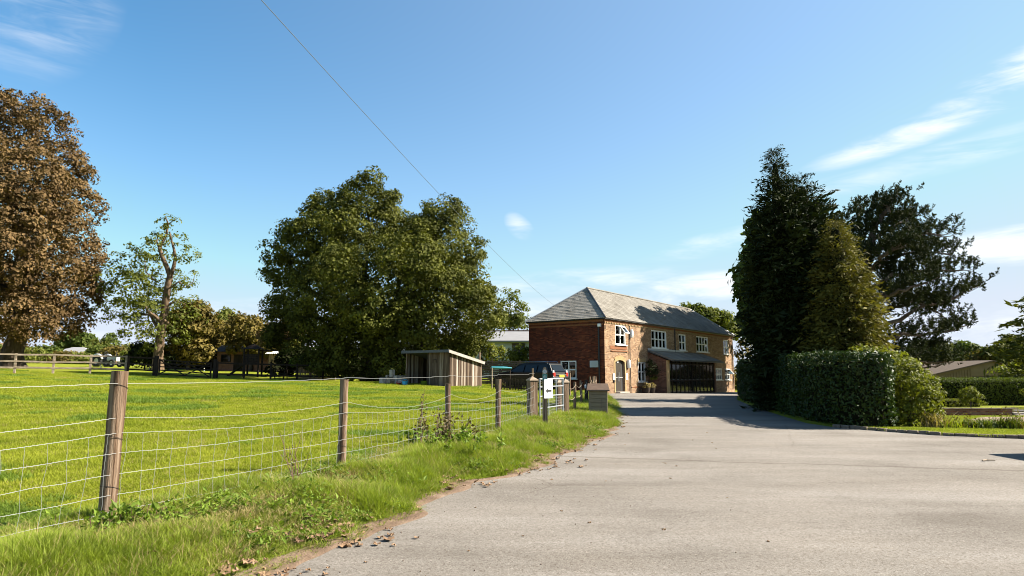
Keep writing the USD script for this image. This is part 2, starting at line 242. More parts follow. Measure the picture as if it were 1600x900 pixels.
# lawn below the blades: patchy green with thin brown spots
mat('lawn', {'g': ('geometry', {}), 'n1': ('noise_texture', {'scale': .35, 'detail': 6.0, 'roughness': .6}), 'n2': ('noise_texture', {'scale': 9.0, 'detail': 5.0, 'roughness': .7}), 'n3': ('noise_texture', {'scale': 60.0, 'detail': 3.0, 'roughness': .7}),
    'r1': ('rgb_ramp', {'ramp': [(.3, (.14, .165, .011)), (.5, (.18, .195, .014)), (.72, (.215, .21, .024))]}), 'r2': ('rgb_ramp', {'ramp': [(.25, (.35, .5, .5)), (.42, (.85, .9, .9)), (.7, (1.1, 1.05, 1.0))]}), 'mu': ('mix', {'mix_type': 'multiply', 'fac': 1.0}),
    'bm': ('bump', {'strength': 1.0, 'distance': .05}), 'p': ('principled_bsdf', {'roughness': .9, 'specular_ior_level': .1})},
    [('g.position', 'n1.vector'), ('g.position', 'n2.vector'), ('g.position', 'n3.vector'), ('n1.fac', 'r1.fac'), ('n2.fac', 'r2.fac'), ('r1.color', 'mu.color1'), ('r2.color', 'mu.color2'), ('mu.color', 'p.base_color'), ('n3.fac', 'bm.height'), ('bm.normal', 'p.normal')], 'p.BSDF')
# worn, sun bleached asphalt: fine stone speckle, long pale and dark wheel marks, thin cracks and a patch joint
n = {'g': ('geometry', {}), 'mp': ('mapping', {'rotation': (0, 0, .2), 'scale': (.2, 1.1, 1)}), 'n1': ('noise_texture', {'scale': .8, 'detail': 7.0, 'roughness': .66}), 'n2': ('noise_texture', {'scale': .55, 'detail': 5.0, 'roughness': .6}), 'v': ('voronoi_texture', {'scale': 80.0}), 'n3': ('noise_texture', {'scale': 150.0, 'detail': 2.0, 'roughness': .8}),
    'r1': ('rgb_ramp', {'ramp': [(.26, (.11, .098, .083)), (.5, (.152, .138, .121)), (.74, (.192, .178, .161))]}), 'rs': ('rgb_ramp', {'ramp': [(.3, (.8, .79, .78)), (.46, (.98, .98, .98)), (.7, (1.08, 1.07, 1.06))]}), 'r2': ('rgb_ramp', {'ramp': [(.0, (.3, .24, .19)), (.1, (.62, .55, .48)), (.3, (.9, .88, .86)), (.7, (1.05, 1.05, 1.05)), (.93, (1.2, 1.2, 1.2)), (1, (1.7, 1.7, 1.68))]}), 'r3': ('rgb_ramp', {'ramp': [(.25, (.55, .51, .46)), (.5, (1, 1, 1)), (.75, (1.35, 1.35, 1.35))]}),
    'sv': ('separate_color', {}), 'sp': ('separate_xyz', {}), 'mu': ('mix', {'mix_type': 'multiply', 'fac': .6}), 'mu2': ('mix', {'mix_type': 'multiply', 'fac': .55}), 'mu3': ('mix', {'mix_type': 'multiply', 'fac': 1.0}), 'mu4': ('mix', {'mix_type': 'multiply', 'fac': 1.0}), 'bm': ('bump', {'strength': .6, 'distance': .008}), 'p': ('principled_bsdf', {'roughness': .92, 'specular_ior_level': .12}),
    'wv': ('noise_texture', {'scale': 1.4, 'detail': 5.0, 'roughness': .7}), 'a1': ('math', {'math_type': 'multiply_add', 'value2': .235}), 'a2': ('math', {'math_type': 'multiply_add', 'value2': .35}), 'a3': ('math', {'math_type': 'subtract', 'value2': 11.48}), 'a4': ('math', {'math_type': 'absolute'}), 'rc': ('rgb_ramp', {'ramp': [(0, (.62, .58, .54)), (.022, (.7, .67, .63)), (.035, (.93, .92, .91)), (.09, (1, 1, 1))]}),
    'cv': ('voronoi_texture', {'feature': 'distance_to_edge', 'scale': .16}), 'cd': ('mix', {'mix_type': 'add', 'fac': .35}), 'cr': ('rgb_ramp', {'ramp': [(0, (.6, .56, .52)), (.0022, (.75, .72, .69)), (.004, (1, 1, 1))]}), 'cn': ('noise_texture', {'scale': .18, 'detail': 2.0}), 'ck': ('map_range', {'from_min': .5, 'from_max': .62, 'to_min': 0, 'to_max': .8, 'clamp': True})}
l = [('g.position', 'mp.vector'), ('mp.vector', 'n1.vector'), ('g.position', 'n2.vector'), ('g.position', 'v.vector'), ('g.position', 'n3.vector'), ('n1.fac', 'r1.fac'), ('n2.fac', 'rs.fac'), ('v.color', 'sv.color'), ('sv.r', 'r2.fac'), ('n3.fac', 'r3.fac'), ('r1.color', 'mu.color1'), ('r2.color', 'mu.color2'), ('mu.color', 'mu2.color1'), ('r3.color', 'mu2.color2'), ('mu2.color', 'mu3.color1'), ('rs.color', 'mu3.color2'),
    ('g.position', 'sp.vector'), ('g.position', 'wv.vector'), ('sp.x', 'a1.value1'), ('sp.y', 'a1.value3'), ('wv.fac', 'a2.value1'), ('a1.value', 'a2.value3'), ('a2.value', 'a3.value1'), ('a3.value', 'a4.value1'), ('a4.value', 'rc.fac'), ('mu3.color', 'mu4.color1'), ('rc.color', 'mu4.color2'),
    ('g.position', 'cd.color1'), ('wv.color', 'cd.color2'), ('cd.color', 'cv.vector'), ('cv.distance', 'cr.fac'), ('g.position', 'cn.vector'), ('cn.fac', 'ck.value'), ('n3.fac', 'bm.height'), ('bm.normal', 'p.normal')]
n['mu5'] = ('mix', {'mix_type': 'multiply'}); l += [('mu4.color', 'mu5.color1'), ('cr.color', 'mu5.color2'), ('ck.result', 'mu5.fac'), ('mu5.color', 'p.base_color')]
mat('asphalt', n, l, 'p.BSDF')

# ------------------------------------------------------------------ foliage shapes
def rand_dirs(rng, n):
    v = rng.normal(size=(n, 3)); return unit(v)
def leaf_quads(P, N, size, rng, aspect=.62, jitter=.7, fold=.12):
    n = len(P); nn = unit(N + jitter * rng.normal(size=(n, 3))); t = unit(np.cross(nn, rng.normal(size=(n, 3)))); b = np.cross(nn, t)
    L = (np.broadcast_to(size, (n,)) * rng.uniform(.65, 1.35, n))[:, None]; W = L * aspect
    v = np.stack([P - t * L / 2, P + b * W / 2 + nn * L * fold - t * L * .08, P + t * L / 2, P - b * W / 2 + nn * L * fold - t * L * .08], 1).reshape(-1, 3)
    k = np.arange(n)[:, None] * 4
    return v, np.vstack([k + [0, 1, 2], k + [0, 2, 3]])
def join(parts):
    v, f, n = [], [], 0
    for a, b in parts: v.append(a); f.append(b + n); n += len(a)
    return np.vstack(v), np.vstack(f)
def crown(lobes, seed, clump=.8, dens=1.0, per=38, leaf=.28, inner=.35, zs=.85, under=1.0, aspect=.66, rough=.1, jit=.42, billow=True):
    """lobes: (x, y, z, r) balls; leaf clumps all over their joint surface, and a thinner fill inside"""
    rng = np.random.default_rng(seed); lobes = np.asarray(lobes, float); C, Rr, D, S = [], [], [], []
    if billow:   # break every big ball into smaller billows, so that the crown has lit crests and dark clefts
        new = []
        for x, y, z, r in lobes:
            if r < 1.0: new.append((x, y, z, r)); continue
            new.append((x, y, z, r * .78)); n = int(11 + r * 1.2); d = rand_dirs(rng, n * 3); d = d[d[:, 2] > -.6][:n]
            for e in d: q = r * rng.uniform(.22, .42); new.append((*(V(x, y, z) + e * (r - q * rng.uniform(.6, .95)) * [1, 1, zs]), q))
        lobes = np.array(new)
    for i, (x, y, z, r) in enumerate(lobes):
        n = max(6, int(dens * 4 * PI * r * r / (clump * clump * 2.2))); d = rand_dirs(rng, n)
        d = d[(d[:, 2] > -.75) | (rng.random(n) < under * .5)]; n = len(d)
        p = V(x, y, z) + d * (r * (1 + rough * rng.normal(size=(n, 1)) * .7)) * [1, 1, zs]
        keep = np.ones(n, bool)
        for j, (a, b, c, q) in enumerate(lobes):
            if j != i: keep &= np.linalg.norm((p - [a, b, c]) / [1, 1, zs], axis=1) > q * .88
        C.append(p[keep]); D.append(d[keep]); S.append(clump * rng.uniform(.6, 1.3, keep.sum()))
        m = int(n * inner); dd = rand_dirs(rng, m); C.append(V(x, y, z) + dd * (r * rng.uniform(.35, .85, (m, 1))) * [1, 1, zs]); D.append(dd); S.append(clump * rng.uniform(.8, 1.3, m))
    C, D, S = np.vstack(C), np.vstack(D), np.concatenate(S)
    k = np.repeat(np.arange(len(C)), per); q = unit(rand_dirs(rng, len(k)) + .55 * D[k] + [0, 0, .25]); rad = rng.random(len(k)) ** .3
    off = q * (rad * S[k])[:, None] * [1, 1, .72]
    P = C[k] + off
    return leaf_quads(P, unit(1.0 * q + .45 * D[k] + [0, 0, .35]), leaf, rng, aspect, jit)
def join(parts):
    v, f, n = [], [], 0
    for a, b in parts: v.append(a); f.append(b + n); n += len(a)
    return np.vstack(v), np.vstack(f)
def limb(a, b, rng, wob=.12, n=7, sag=0.0):
    a, b = V(*a), V(*b); t = np.linspace(0, 1, n)[:, None]; L = np.linalg.norm(b - a)
    p = a + (b - a) * t + rng.normal(size=(n, 3)) * wob * L * .25 * np.sin(PI * t); p[:, 2] += sag * L * np.sin(PI * t[:, 0]); return p
def branches(mb, root, targets, r0, rng, wob=.2, sides=6):
    for tg in targets:
        p = limb(root, tg, rng, wob); mb.tube(p, np.linspace(r0, r0 * .22, len(p)), sides, False)
def tree(name, label, base, height, rad, lobes, leafmat, seed, barkmat='bark', split=.3, leaf=.28, clump=.8, dens=1.0, per=38, inner=.35, group=None, cat='tree', under=1.0, extra=None, trunk_top=None, zs=.85, limbs=True):
    rng = np.random.default_rng(seed + 500); base = V(*base)
    t = thing(name, label, cat, base, 0, group); lb = np.asarray(lobes, float) - [*base, 0]
    mb = MB(); top = V(*(trunk_top if trunk_top is not None else (0, 0, height * split)))
    p = limb((0, 0, -.4), top, rng, .1, 8); rr = np.linspace(rad * 1.15, rad * .7, 8); rr[0] = rad * 1.7; rr[1] = rad * 1.2
    mb.tube(p, rr, 10)
    if limbs: branches(mb, p[-1], [l[:3] + V(0, 0, -.2 * l[3]) for l in lb], rad * .5, rng)
    if extra: extra(mb, rng)
    mb.build('trunk', barkmat, t, 50)
    part(t, 'crown', crown(lb, seed, clump, dens, per, leaf, inner, zs, under), leafmat)
    return t
noisy('bamboo', [(.3, (.12, .075, .035)), (.7, (.26, .18, .1))], 8, (2, 2, .3), .7, .25)
plain('cable', (.05, .06, .055), .6)
# ------------------------------------------------------------------ the lie of the land
HC = V(5.986, 41.532, .19); HA = math.atan2(.799, .602)                     # near corner of the brick house and the run of its long wall
HD1, HD2 = V(math.cos(HA), math.sin(HA), 0), V(-math.sin(HA), math.cos(HA), 0)
LE = np.array([(-8, -7.5), (-4, -5.6), (0, -3.7), (2.5, -2.65), (4.6, -1.75), (6.5, -1.03), (8.65, -.35), (10.6, .64), (12.3, 1.35), (14.9, 2.1), (17, 2.6), (20, 3.2), (23, 3.75), (25.6, 4.1), (28, 4.35), (33, 5.0), (38, 5.6), (41.5, 6.0), (62.2, 21.6)])
RE = np.array([(-8, 60), (11.3, 60), (12.5, 25), (13.05, 17), (13.6, 13), (14.05, 11.1), (14.66, 9.76), (15.3, 9.2), (15.96, 8.8), (16.8, 8.3), (18, 8.15), (20.5, 8.6), (25.7, 9.6), (32, 11.1), (38, 13.2), (50, 22), (62.2, 33)])
def edge_l(y):
    y = np.asarray(y, float); e = np.interp(y, LE[:, 0], LE[:, 1]); q = np.stack([y * .9, y * 0 + 3.3, y * 0], -1); q2 = np.stack([y * 3.1, y * 0 + 7.7, y * 0], -1)
    w = 1 - smooth(28, 40, y); return e + w * (.5 * (meshkit.noise(q, 3) - .5) + .22 * (meshkit.noise(q2, 5) - .5) + .22 * np.exp(-((y - 9.3) / .35) ** 2) - .16 * np.exp(-((y - 8.55) / .3) ** 2) + .15 * np.exp(-((y - 6.6) / .4) ** 2))
def edge_r(y): return np.interp(y, RE[:, 0], RE[:, 1])
def z_road(x, y):
    s = (x - HC[0]) * HD1[0] + (y - HC[1]) * HD1[1]; s = np.maximum(s + 3, 0); s = np.where(s < 6, s * s / 12, s - 3)
    return .0046 * np.clip(y, -10, 38) - .02 * np.maximum(s, 0) * smooth(30, 42, y) - .004 * np.clip(x - 6, 0, 20) * (1 - smooth(20, 40, y))
_yy = np.concatenate([np.arange(-8, 40, .25), np.arange(40, 62.3, .5)])
ROADP = Polygon(np.vstack([np.stack([edge_l(_yy), _yy], 1), np.stack([edge_r(_yy), _yy], 1)[::-1]])).buffer(0)
def H(x, y):
    """height of the ground"""
    x, y = np.broadcast_arrays(np.asarray(x, float), np.asarray(y, float)); zr = z_road(x, y)
    d = shapely.distance(ROADP, shapely.points(x, y))
    yc = np.minimum(y, 75) + np.clip(y - 75, 0, 60) * .25
    f = .028 + .022 * np.clip(-x, -40, 60) + .0174 * yc - .42 * smooth(-4, 6, x) * smooth(15, 35, y) - .3 * np.exp(-((y - 46.5) / 4.5) ** 2) * smooth(-27, -21, x) * (1 - smooth(-6, 0, x))
    f = f + .05 * (meshkit.fbm(np.stack([x * .35, y * .35, x * 0], -1), 3, 2) - .5)
    left = x < np.interp(y, [-8, 12, 41, 62, 70], [0, 3, 9, 28, 40])
    bank = zr + .02 + .17 * smooth(.15, 1.1, d)
    zl = bank + (f - bank) * smooth(.7, 2.6, d)
    g = .11 - .0406 * (np.clip(y, 12, 34) - 14) + .002 * np.clip(y - 34, 0, 100)
    zg = zr + .05 + (g - zr - .05) * smooth(.3, 4.5, d)
    z = np.where(left, zl, zg)
    return np.where(d <= 0, zr - .05, np.where(d < .12, zr - .05 + (z - zr + .05) * d / .12, z))
def Hs(x, y): return float(H(np.array([x]), np.array([y]))[0])
def axis(segs): return np.unique(np.round(np.concatenate([np.arange(a, b, s) for a, b, s in segs]), 4))
def grid(xs, ys, zf):
    X, Y = np.meshgrid(xs, ys); Z = zf(X.ravel(), Y.ravel()); v = np.stack([X.ravel(), Y.ravel(), Z], 1); i, j = np.meshgrid(np.arange(len(ys) - 1), np.arange(len(xs) - 1), indexing='ij'); n = len(xs)
    return v, np.stack([i * n + j, i * n + j + 1, (i + 1) * n + j + 1, (i + 1) * n + j], -1).reshape(-1, 4)
struct('ground', grid(axis([(-900, -90, 60), (-90, -40, 4), (-40, -8, 1), (-8, 14, .16), (14, 45, .8), (45, 100, 5), (100, 901, 60)]), axis([(-60, -2, 4), (-2, 42, .22), (42, 64, .6), (64, 110, 3), (110, 1500, 70)]), H), 'lawn', True)
ys = axis([(-8, 3, .5), (3, 18, .08), (18, 42, .2), (42, 62.3, .5)]); NC = 60
U = np.linspace(0, 1, NC) ** 1.6; el, er = edge_l(ys), edge_r(ys); X = el[:, None] + (er - el)[:, None] * U; Y = np.repeat(ys[:, None], NC, 1)
i, j = np.meshgrid(np.arange(len(ys) - 1), np.arange(NC - 1), indexing='ij')
struct('driveway', (np.stack([X, Y, z_road(X, Y) + .008 * (meshkit.fbm(np.stack([X * .6, Y * .9, X * 0], -1), 3, 9) - .5)], -1).reshape(-1, 3), np.stack([i * NC + j, i * NC + j + 1, (i + 1) * NC + j + 1, (i + 1) * NC + j], -1).reshape(-1, 4)), 'asphalt', True)
# bare soil between the asphalt and the grass
ys = axis([(2.5, 18, .06), (18, 27, .15)]); w0 = .03 + .12 * meshkit.noise(np.stack([ys * 1.7, ys * 0, ys * 0], -1), 8); w1 = .1 + .4 * meshkit.noise(np.stack([ys * 1.1, ys * 0 + 4, ys * 0], -1), 12)
K = np.linspace(0, 1, 7); X = (edge_l(ys) + w0)[:, None] - (w0 + w1)[:, None] * K; Y = np.repeat(ys[:, None], 7, 1)
hz = np.maximum(H(X.ravel(), Y.ravel()), z_road(X.ravel(), Y.ravel()) - .003).reshape(X.shape) + .016 * np.sin(PI * np.clip(K, 0, 1)) + .003 * (K > 0); hz[:, 0] -= .01
i, j = np.meshgrid(np.arange(len(ys) - 1), np.arange(6), indexing='ij')
struct('soil_strip', (np.stack([X, Y, hz], -1).reshape(-1, 3), np.stack([i * 7 + j, i * 7 + j + 1, (i + 1) * 7 + j + 1, (i + 1) * 7 + j], -1).reshape(-1, 4)[:, ::-1]), 'soil', True)

# ------------------------------------------------------------------ the brick house (own frame: x along the long wall, y into the house)
house = thing('brick_house', 'two storey brick house with hipped slate roof, white windows and a lean-to porch', 'house', HC, HA)
L, W, EZ, RZ = 25.4, 6.0, 4.78, 7.32
def wall(name, run, holes, R, o, m, th=.3):
    P = sbox(0, -.6, run, EZ)
    for a, b, c, d in holes: P = P.difference(sbox(a, b, c, d))
    mb = MB(); mb.prism(P, th, R, o); return mb.build(name, m, house)
Rf = np.array([[1, 0, 0], [0, 0, 1], [0, 1, 0]]).T   # poly x -> x, poly y -> z, depth -> y
Rf = np.stack([[1, 0, 0], [0, 0, 1], [0, 1, 0]], 1)
Rs = np.stack([[0, 1, 0], [0, 0, 1], [1, 0, 0]], 1)
WIN = [('w', 1.52, 3.15, 1.45, 1.33, 2, 'open'), ('w', 7.1, 3.11, 2.72, 1.32, 4, ''), ('w', 12.25, 3.07, 1.4, 1.3, 2, ''), ('w', 15.95, 3.05, 2.8, 1.33, 4, ''), ('w', 22.68, 3.0, 1.42, 1.34, 2, ''), ('w', 4.8, .66, 1.2, 1.38, 2, ''), ('w', 20.16, .66, 1.86, 1.02, 3, ''), ('w', 22.76, .64, 1.45, 1.02, 2, 'tilt')]
wall('long_wall', L, [(x, z, x + w, z + h) for _, x, z, w, h, _, _ in WIN] + [(1.4, -.02, 2.72, 2.14)], Rf, (0, 0, 0), 'brick_stock')
SW = (2.14, .9, 1.24, 1.18)
wall('end_wall', W - .008, [(SW[0], SW[1], SW[0] + SW[2], SW[1] + SW[3])], Rs, (-.004, .004, 0), 'brick_red')
wall('rear_wall', L - .6, [], Rf, (.3, W - .3, 0), 'brick_stock'); wall('end_wall', W - .008, [], Rs, (L - .296, .004, 0), 'brick_red')
b = MB(); b.box((L / 2, W / 2, 2.6), (L - .7, W - .7, .2)); b.box((L / 2, W / 2, -.1), (L - .7, W - .7, .1)); b.box((L / 2, W / 2, EZ - .1), (L - .7, W - .7, .1)); b.box((L / 2, 3.2, 2.4), (L - .7, .1, 4.4)); b.build('inside_floors', 'room_dark', house)
def window(x, z, w, h, cols, mode, side=False, blind=True):
    """white casement: frame with sill, bars, panes; x along the wall"""
    T = (lambda p: p) if not side else (lambda p: p[:, [1, 0, 2]])
    def bd(mb, name, m, par):
        v, f = mb.arrays(); return part(par, name, (T(v), f if not side else f[:, ::-1]), m)
    y0 = .06; fw = .075; fr = MB()
    fr.box((x + fw / 2, y0, z + h / 2), (fw, .09, h - .004)); fr.box((x + w - fw / 2, y0, z + h / 2), (fw, .09, h - .004)); fr.box((x + w / 2, y0, z + h - fw / 2 - .002), (w - 2 * fw, .09, fw)); fr.box((x + w / 2, y0, z + fw / 2 + .002), (w - 2 * fw, .09, fw))
    cw = (w - 2 * fw) / cols; zm = z + h * .5
    wn = bd(fr, 'window', 'white_paint', house)
    for c in range(1, cols):
        q = MB(); q.box((x + fw + c * cw, y0 - .004, z + h / 2), (.075, .075, h - 2 * fw)); bd(q, 'mullion', 'white_paint', wn)
    for c in range(cols):
        q = MB(); q.box((x + fw + (c + .5) * cw, y0 - .006, zm), (cw - .078, .065, .07)); bd(q, 'glazing_bar', 'white_paint', wn)
        for k in range(2):
            if mode == 'open' and c == 1 and k == 1: continue
            if mode == 'tilt' and k == 1: continue
            q = MB(); q.box((x + fw + (c + .5) * cw, y0 + .005, z + fw + (h / 2 - fw) * (k + .5)), (cw - .07, .012, h / 2 - fw - .06)); bd(q, 'pane', 'glass', wn)
    if blind:
        q = MB(); q.box((x + w / 2, y0 + .16, z + h * .5), (w - .1, .02, h - .08)); bd(q, 'blind', 'blind' if blind is True else blind, wn)
    sl = MB(); sl.cbox((x + w / 2, -.045, z - .035), (w + .16, .15, .06), .01); bd(sl, 'sill', 'white_paint', wn)
    if mode == 'open':   # upper right light hung open from its top edge
        o = V(x + fw + cw, y0 - .05, z + h - fw); a = math.radians(38); R = np.array([[1, 0, 0], [0, math.cos(a), math.sin(a)], [0, -math.sin(a), math.cos(a)]]); hh, ww = h * .46, cw
        q = MB(); [q.box(o + R @ V(*c), d, R=R) for c, d in (((ww / 2, 0, -.03), (ww, .045, .06)), ((ww / 2, 0, -hh + .03), (ww, .045, .06)), ((.03, 0, -hh / 2), (.06, .045, hh - .12)), ((ww - .03, 0, -hh / 2), (.06, .045, hh - .12)))]
        s_ = bd(q, 'open_sash', 'white_paint', wn); q = MB(); q.box(o + R @ V(ww / 2, 0, -hh / 2), (ww - .1, .01, hh - .1), R=R); bd(q, 'pane', 'glass', wn)
    if mode == 'tilt':
        o = V(x + fw, y0 - .05, z + h - .02); a = math.radians(42); R = np.array([[1, 0, 0], [0, math.cos(a), math.sin(a)], [0, -math.sin(a), math.cos(a)]]); hh, ww = h * .62, w - 2 * fw
        q = MB(); [q.box(o + R @ V(*c), d, R=R) for c, d in (((ww / 2, 0, -.035), (ww, .045, .07)), ((ww / 2, 0, -hh + .035), (ww, .045, .07)), ((.035, 0, -hh / 2), (.07, .045, hh - .14)), ((ww - .035, 0, -hh / 2), (.07, .045, hh - .14)))]
        bd(q, 'open_sash', 'white_paint', wn); q = MB(); q.box(o + R @ V(ww / 2, 0, -hh / 2), (ww - .1, .01, hh - .1), R=R); bd(q, 'pane', 'glass', wn)
    return wn
for i, (_, x, z, w, h, c, mode) in enumerate(WIN): window(x, z, w, h, c, mode, blind=('blind' if i in (0, 1, 2, 5) else 'room_dark') if i not in (3, 4) else 'grey_board')
wn = window(*SW, 2, '', side=True, blind='room_dark'); wn.SetCustomDataByKey('label', 'white four pane window low in the red brick end wall')
# brick trim: corbelled cornice with dog tooth course, arch over the door, band courses
b = MB(); b.box((L / 2, -.03, EZ - .09), (L + .12, .06, .18)); b.box((-.03, W / 2 + .03, EZ - .09), (.06, W - .06, .18)); b.box((-.012, W / 2 + .03, EZ - .34), (.024, W - .08, .1)); b.build('cornice', 'brick_orange', house)
b = MB(); [b.box((.12 + k * .225, -.028, EZ - .225), (.11, .052, .07)) for k in range(int(L / .225))]; tag(b.build('dentil_course', 'brick_trim', house), kind='stuff')
b = MB(); g = np.linspace(.18, PI - .18, 18)
for k in range(13):
    a = PI * .5 + (k - 6) * .072; c = V(2.06, 0, .62); r = 1.66; b.box(c + V(math.cos(a) * r, -.012, math.sin(a) * r), (.3, .05, .1), R=np.stack([[math.cos(a), 0, math.sin(a)], [0, 1, 0], [-math.sin(a), 0, math.cos(a)]], 1))
b.box((1.31, -.01, 1.05), (.14, .03, 2.1)); b.box((2.81, -.01, 1.05), (.14, .03, 2.1)); b.build('door_surround', 'brick_trim', house)
b = MB(); b.box((2.0, -.03, 2.72), (2.4, .06, .06)); b.box((1.9, -.015, 2.95), (2.4, .03, .22)); b.build('brick_band', 'brick_orange', house)
b = MB(); b.box((5.4, -.012, 2.17), (1.3, .03, .24)); b.build('window_lintel', 'brick_trim', house); b = MB(); b.box((5.2, -.02, .3), (3.0, .04, .06)); b.build('brick_band', 'brick_orange', house)
plain('door_brown', (.035, .028, .022), .35)
# front door: dark glazed leaf in a dark frame
b = MB(); b.box((1.44, .12, 1.06), (.08, .1, 2.14)); b.box((2.68, .12, 1.06), (.08, .1, 2.14)); b.box((2.06, .12, 2.09), (1.16, .1, .08)); d = b.build('front_door', 'brown_wood', house)
b = MB(); b.box((1.92, .13, 1.02), (.86, .05, 2.02)); b.build('door_leaf', 'door_brown', d); b = MB(); b.box((2.5, .13, 1.02), (.26, .03, 2.02)); b.build('side_light', 'room_dark', d)
for zz in (.98, 2.0): b = MB(); b.box((1.92 if zz > 1.5 else 2.1, .09, zz), (.22 if zz > 1.5 else 1.0, .03, .09 if zz > 1.5 else .035)); b.build('door_rail', 'clear_lamp', d)
b = MB(); b.tube([(2.0, .05, .72), (2.0, .05, 1.32)], .018, 6); b.tube([(1.86, .05, .72), (1.86, .05, 1.1)], .014, 6); b.build('handle', 'galvanised', d); b = MB(); b.box((2.06, -.1, -.005), (1.4, .5, .07)); b.build('doorstep', 'stone_block', d)
for x in (1.14, 2.98): b = MB(); b.cbox((x, -.03, 1.02), (.28, .03, .42), .005); b.build('notice_panel', 'paper', house)
b = MB(); b.cbox((1.14, -.04, .72), (.2, .06, .12), .01); b.build('keypad', 'black_iron', house)
for x, z in ((3.2, 1.88), (3.72, 3.98)): b = MB(); b.lathe([(0, -.3), (.1, -.27), (.13, -.1), (.13, .1), (.1, .27), (0, .3)], (x, -.09, z), 12); b.build('bulkhead_lamp', 'white_paint', house, True)
# wall board with grey lines that cannot be read at this distance
b = MB(); b.cbox((-.02, .785, 1.85), (.03, .62, .42), .004); nb = b.build('wall_board', 'grey_board', house); b = MB()
for k, wd in enumerate((.34, .44, .4, .46, .3)): b.box((-.037, .785, 1.98 - k * .065), (.004, wd, .014))
b.build('faint_lines', 'grey_plastic', nb)
def pipe(x, y, z1, z0=-.2, r=.045): b = MB(); b.tube([(x, y, z0), (x, y, z1)], r, 8); [b.tube([(x, y, z), (x, y, z + .06)], r * 1.35, 8) for z in np.arange(.4, z1, 1.6)]; b.build('downpipe', 'black_iron', house)
pipe(3.46, -.07, 4.5, r=.03); pipe(11.28, -.08, 4.75); pipe(-.09, .37, 4.45, r=.055); pipe(24.9, -.08, 4.7)
b = MB(); b.cbox((-.1, .3, 4.36), (.16, .22, .2), .02); b.build('junction_box', 'white_paint', house); b = MB(); b.tube([(-.06, .6, 4.5), (-.06, 1.0, 4.62), (-.06, 1.5, 4.78)], .018, 5); b.build('service_wire', 'brown_wood', house); b = MB(); b.tube([(.04, -.05, 4.1), (.04, -.05, 4.35)], .03, 6); b.build('insulator', 'black_iron', house)
b = MB(); b.tube([(-.1, -.1, EZ + .0), (L + .1, -.1, EZ + .0)], .06, 6); b.tube([(-.12, -.1, EZ), (-.12, W + .1, EZ)], .05, 6); b.build('gutter', 'black_iron', house)
# hipped roof: boarding below, real slates in courses on every slope
OV = .2; z0 = EZ + .05; rise = RZ - z0; hp = W / 2 + OV
e = [V(-OV, -OV, z0), V(L + OV, -OV, z0), V(L + OV, W + OV, z0), V(-OV, W + OV, z0)]; r1, r2 = V(W / 2, W / 2, RZ), V(L - W / 2, W / 2, RZ)
dn = V(0, 0, .06); roof = part(house, 'roof', (np.array([*e, r1, r2]) - dn, np.array([[0, 1, 5], [0, 5, 4], [1, 2, 5], [2, 3, 4], [2, 4, 5], [3, 0, 4], [0, 2, 1], [0, 3, 2]])), 'dark_slate')
def slates(a, b, c, d, rng, w=.27, g=.2):
    """slates on the plane a-b (eaves) d-c (ridge); d may equal c"""
    ux = unit(b - a); nrm = unit(np.cross(b - a, d - a)); uy = np.cross(nrm, ux); Hh = np.dot(d - a, uy); lo, hi = np.dot(d - a, ux), np.dot(c - a, ux); Lw = np.linalg.norm(b - a); out = MB(); n = int(Hh / g) + 1; vv, ff, q = [], [], 0
    for k in range(n):
        y = k * g; t = min(1, y / Hh); xa, xb = lo * t, Lw + (hi - Lw) * t; off = (k % 2) * w / 2
        for x in np.arange(xa - off, xb, w):
            x0, x1 = max(x, xa), min(x + w - .008, xb)
            if x1 - x0 < .04: continue
            y1 = min(y + g * 1.25, Hh); t1 = min(1, y1 / Hh); X0, X1 = max(x0, lo * t1), min(x1, Lw + (hi - Lw) * t1)
            if X1 < X0: X1 = X0 = (X0 + X1) / 2
            j1, j2 = rng.normal(0, .004, 2); zt = .022 + rng.normal(0, .004)
            P = [a + ux * x0 + uy * (y + j1) + nrm * zt, a + ux * x1 + uy * (y + j2) + nrm * zt, a + ux * X1 + uy * y1 + nrm * .004, a + ux * X0 + uy * y1 + nrm * .004, a + ux * x0 + uy * (y + j1) - nrm * .012, a + ux * x1 + uy * (y + j2) - nrm * .012]
            vv += P; ff += [[q, q + 1, q + 2], [q, q + 2, q + 3], [q + 4, q + 5, q + 1], [q + 4, q + 1, q], [q + 5, q + 2, q + 1], [q + 4, q, q + 3]]; q += 6
    return np.array(vv), np.array(ff)
rng = np.random.default_rng(4)
for a, bb, c, d in ((e[0], e[1], r2, r1), (e[3], e[0], r1, r1), (e[1], e[2], r2, r2), (e[2], e[3], r1, r2)): part(roof, 'slate_courses', slates(a, bb, c, d, rng), 'slate', kind='stuff')
b = MB(); b.tube([r1 + (0, 0, .03), r2 + (0, 0, .03)], .08, 6); b.build('ridge_tiles', 'slate', roof)
for a, t in ((e[0], r1), (e[3], r1), (e[1], r2), (e[2], r2)): b = MB(); b.tube([a + (0, 0, .03), t + (0, 0, .04)], .055, 6); b.build('hip_flashing', 'black_iron' if a is e[0] else 'lead', roof)
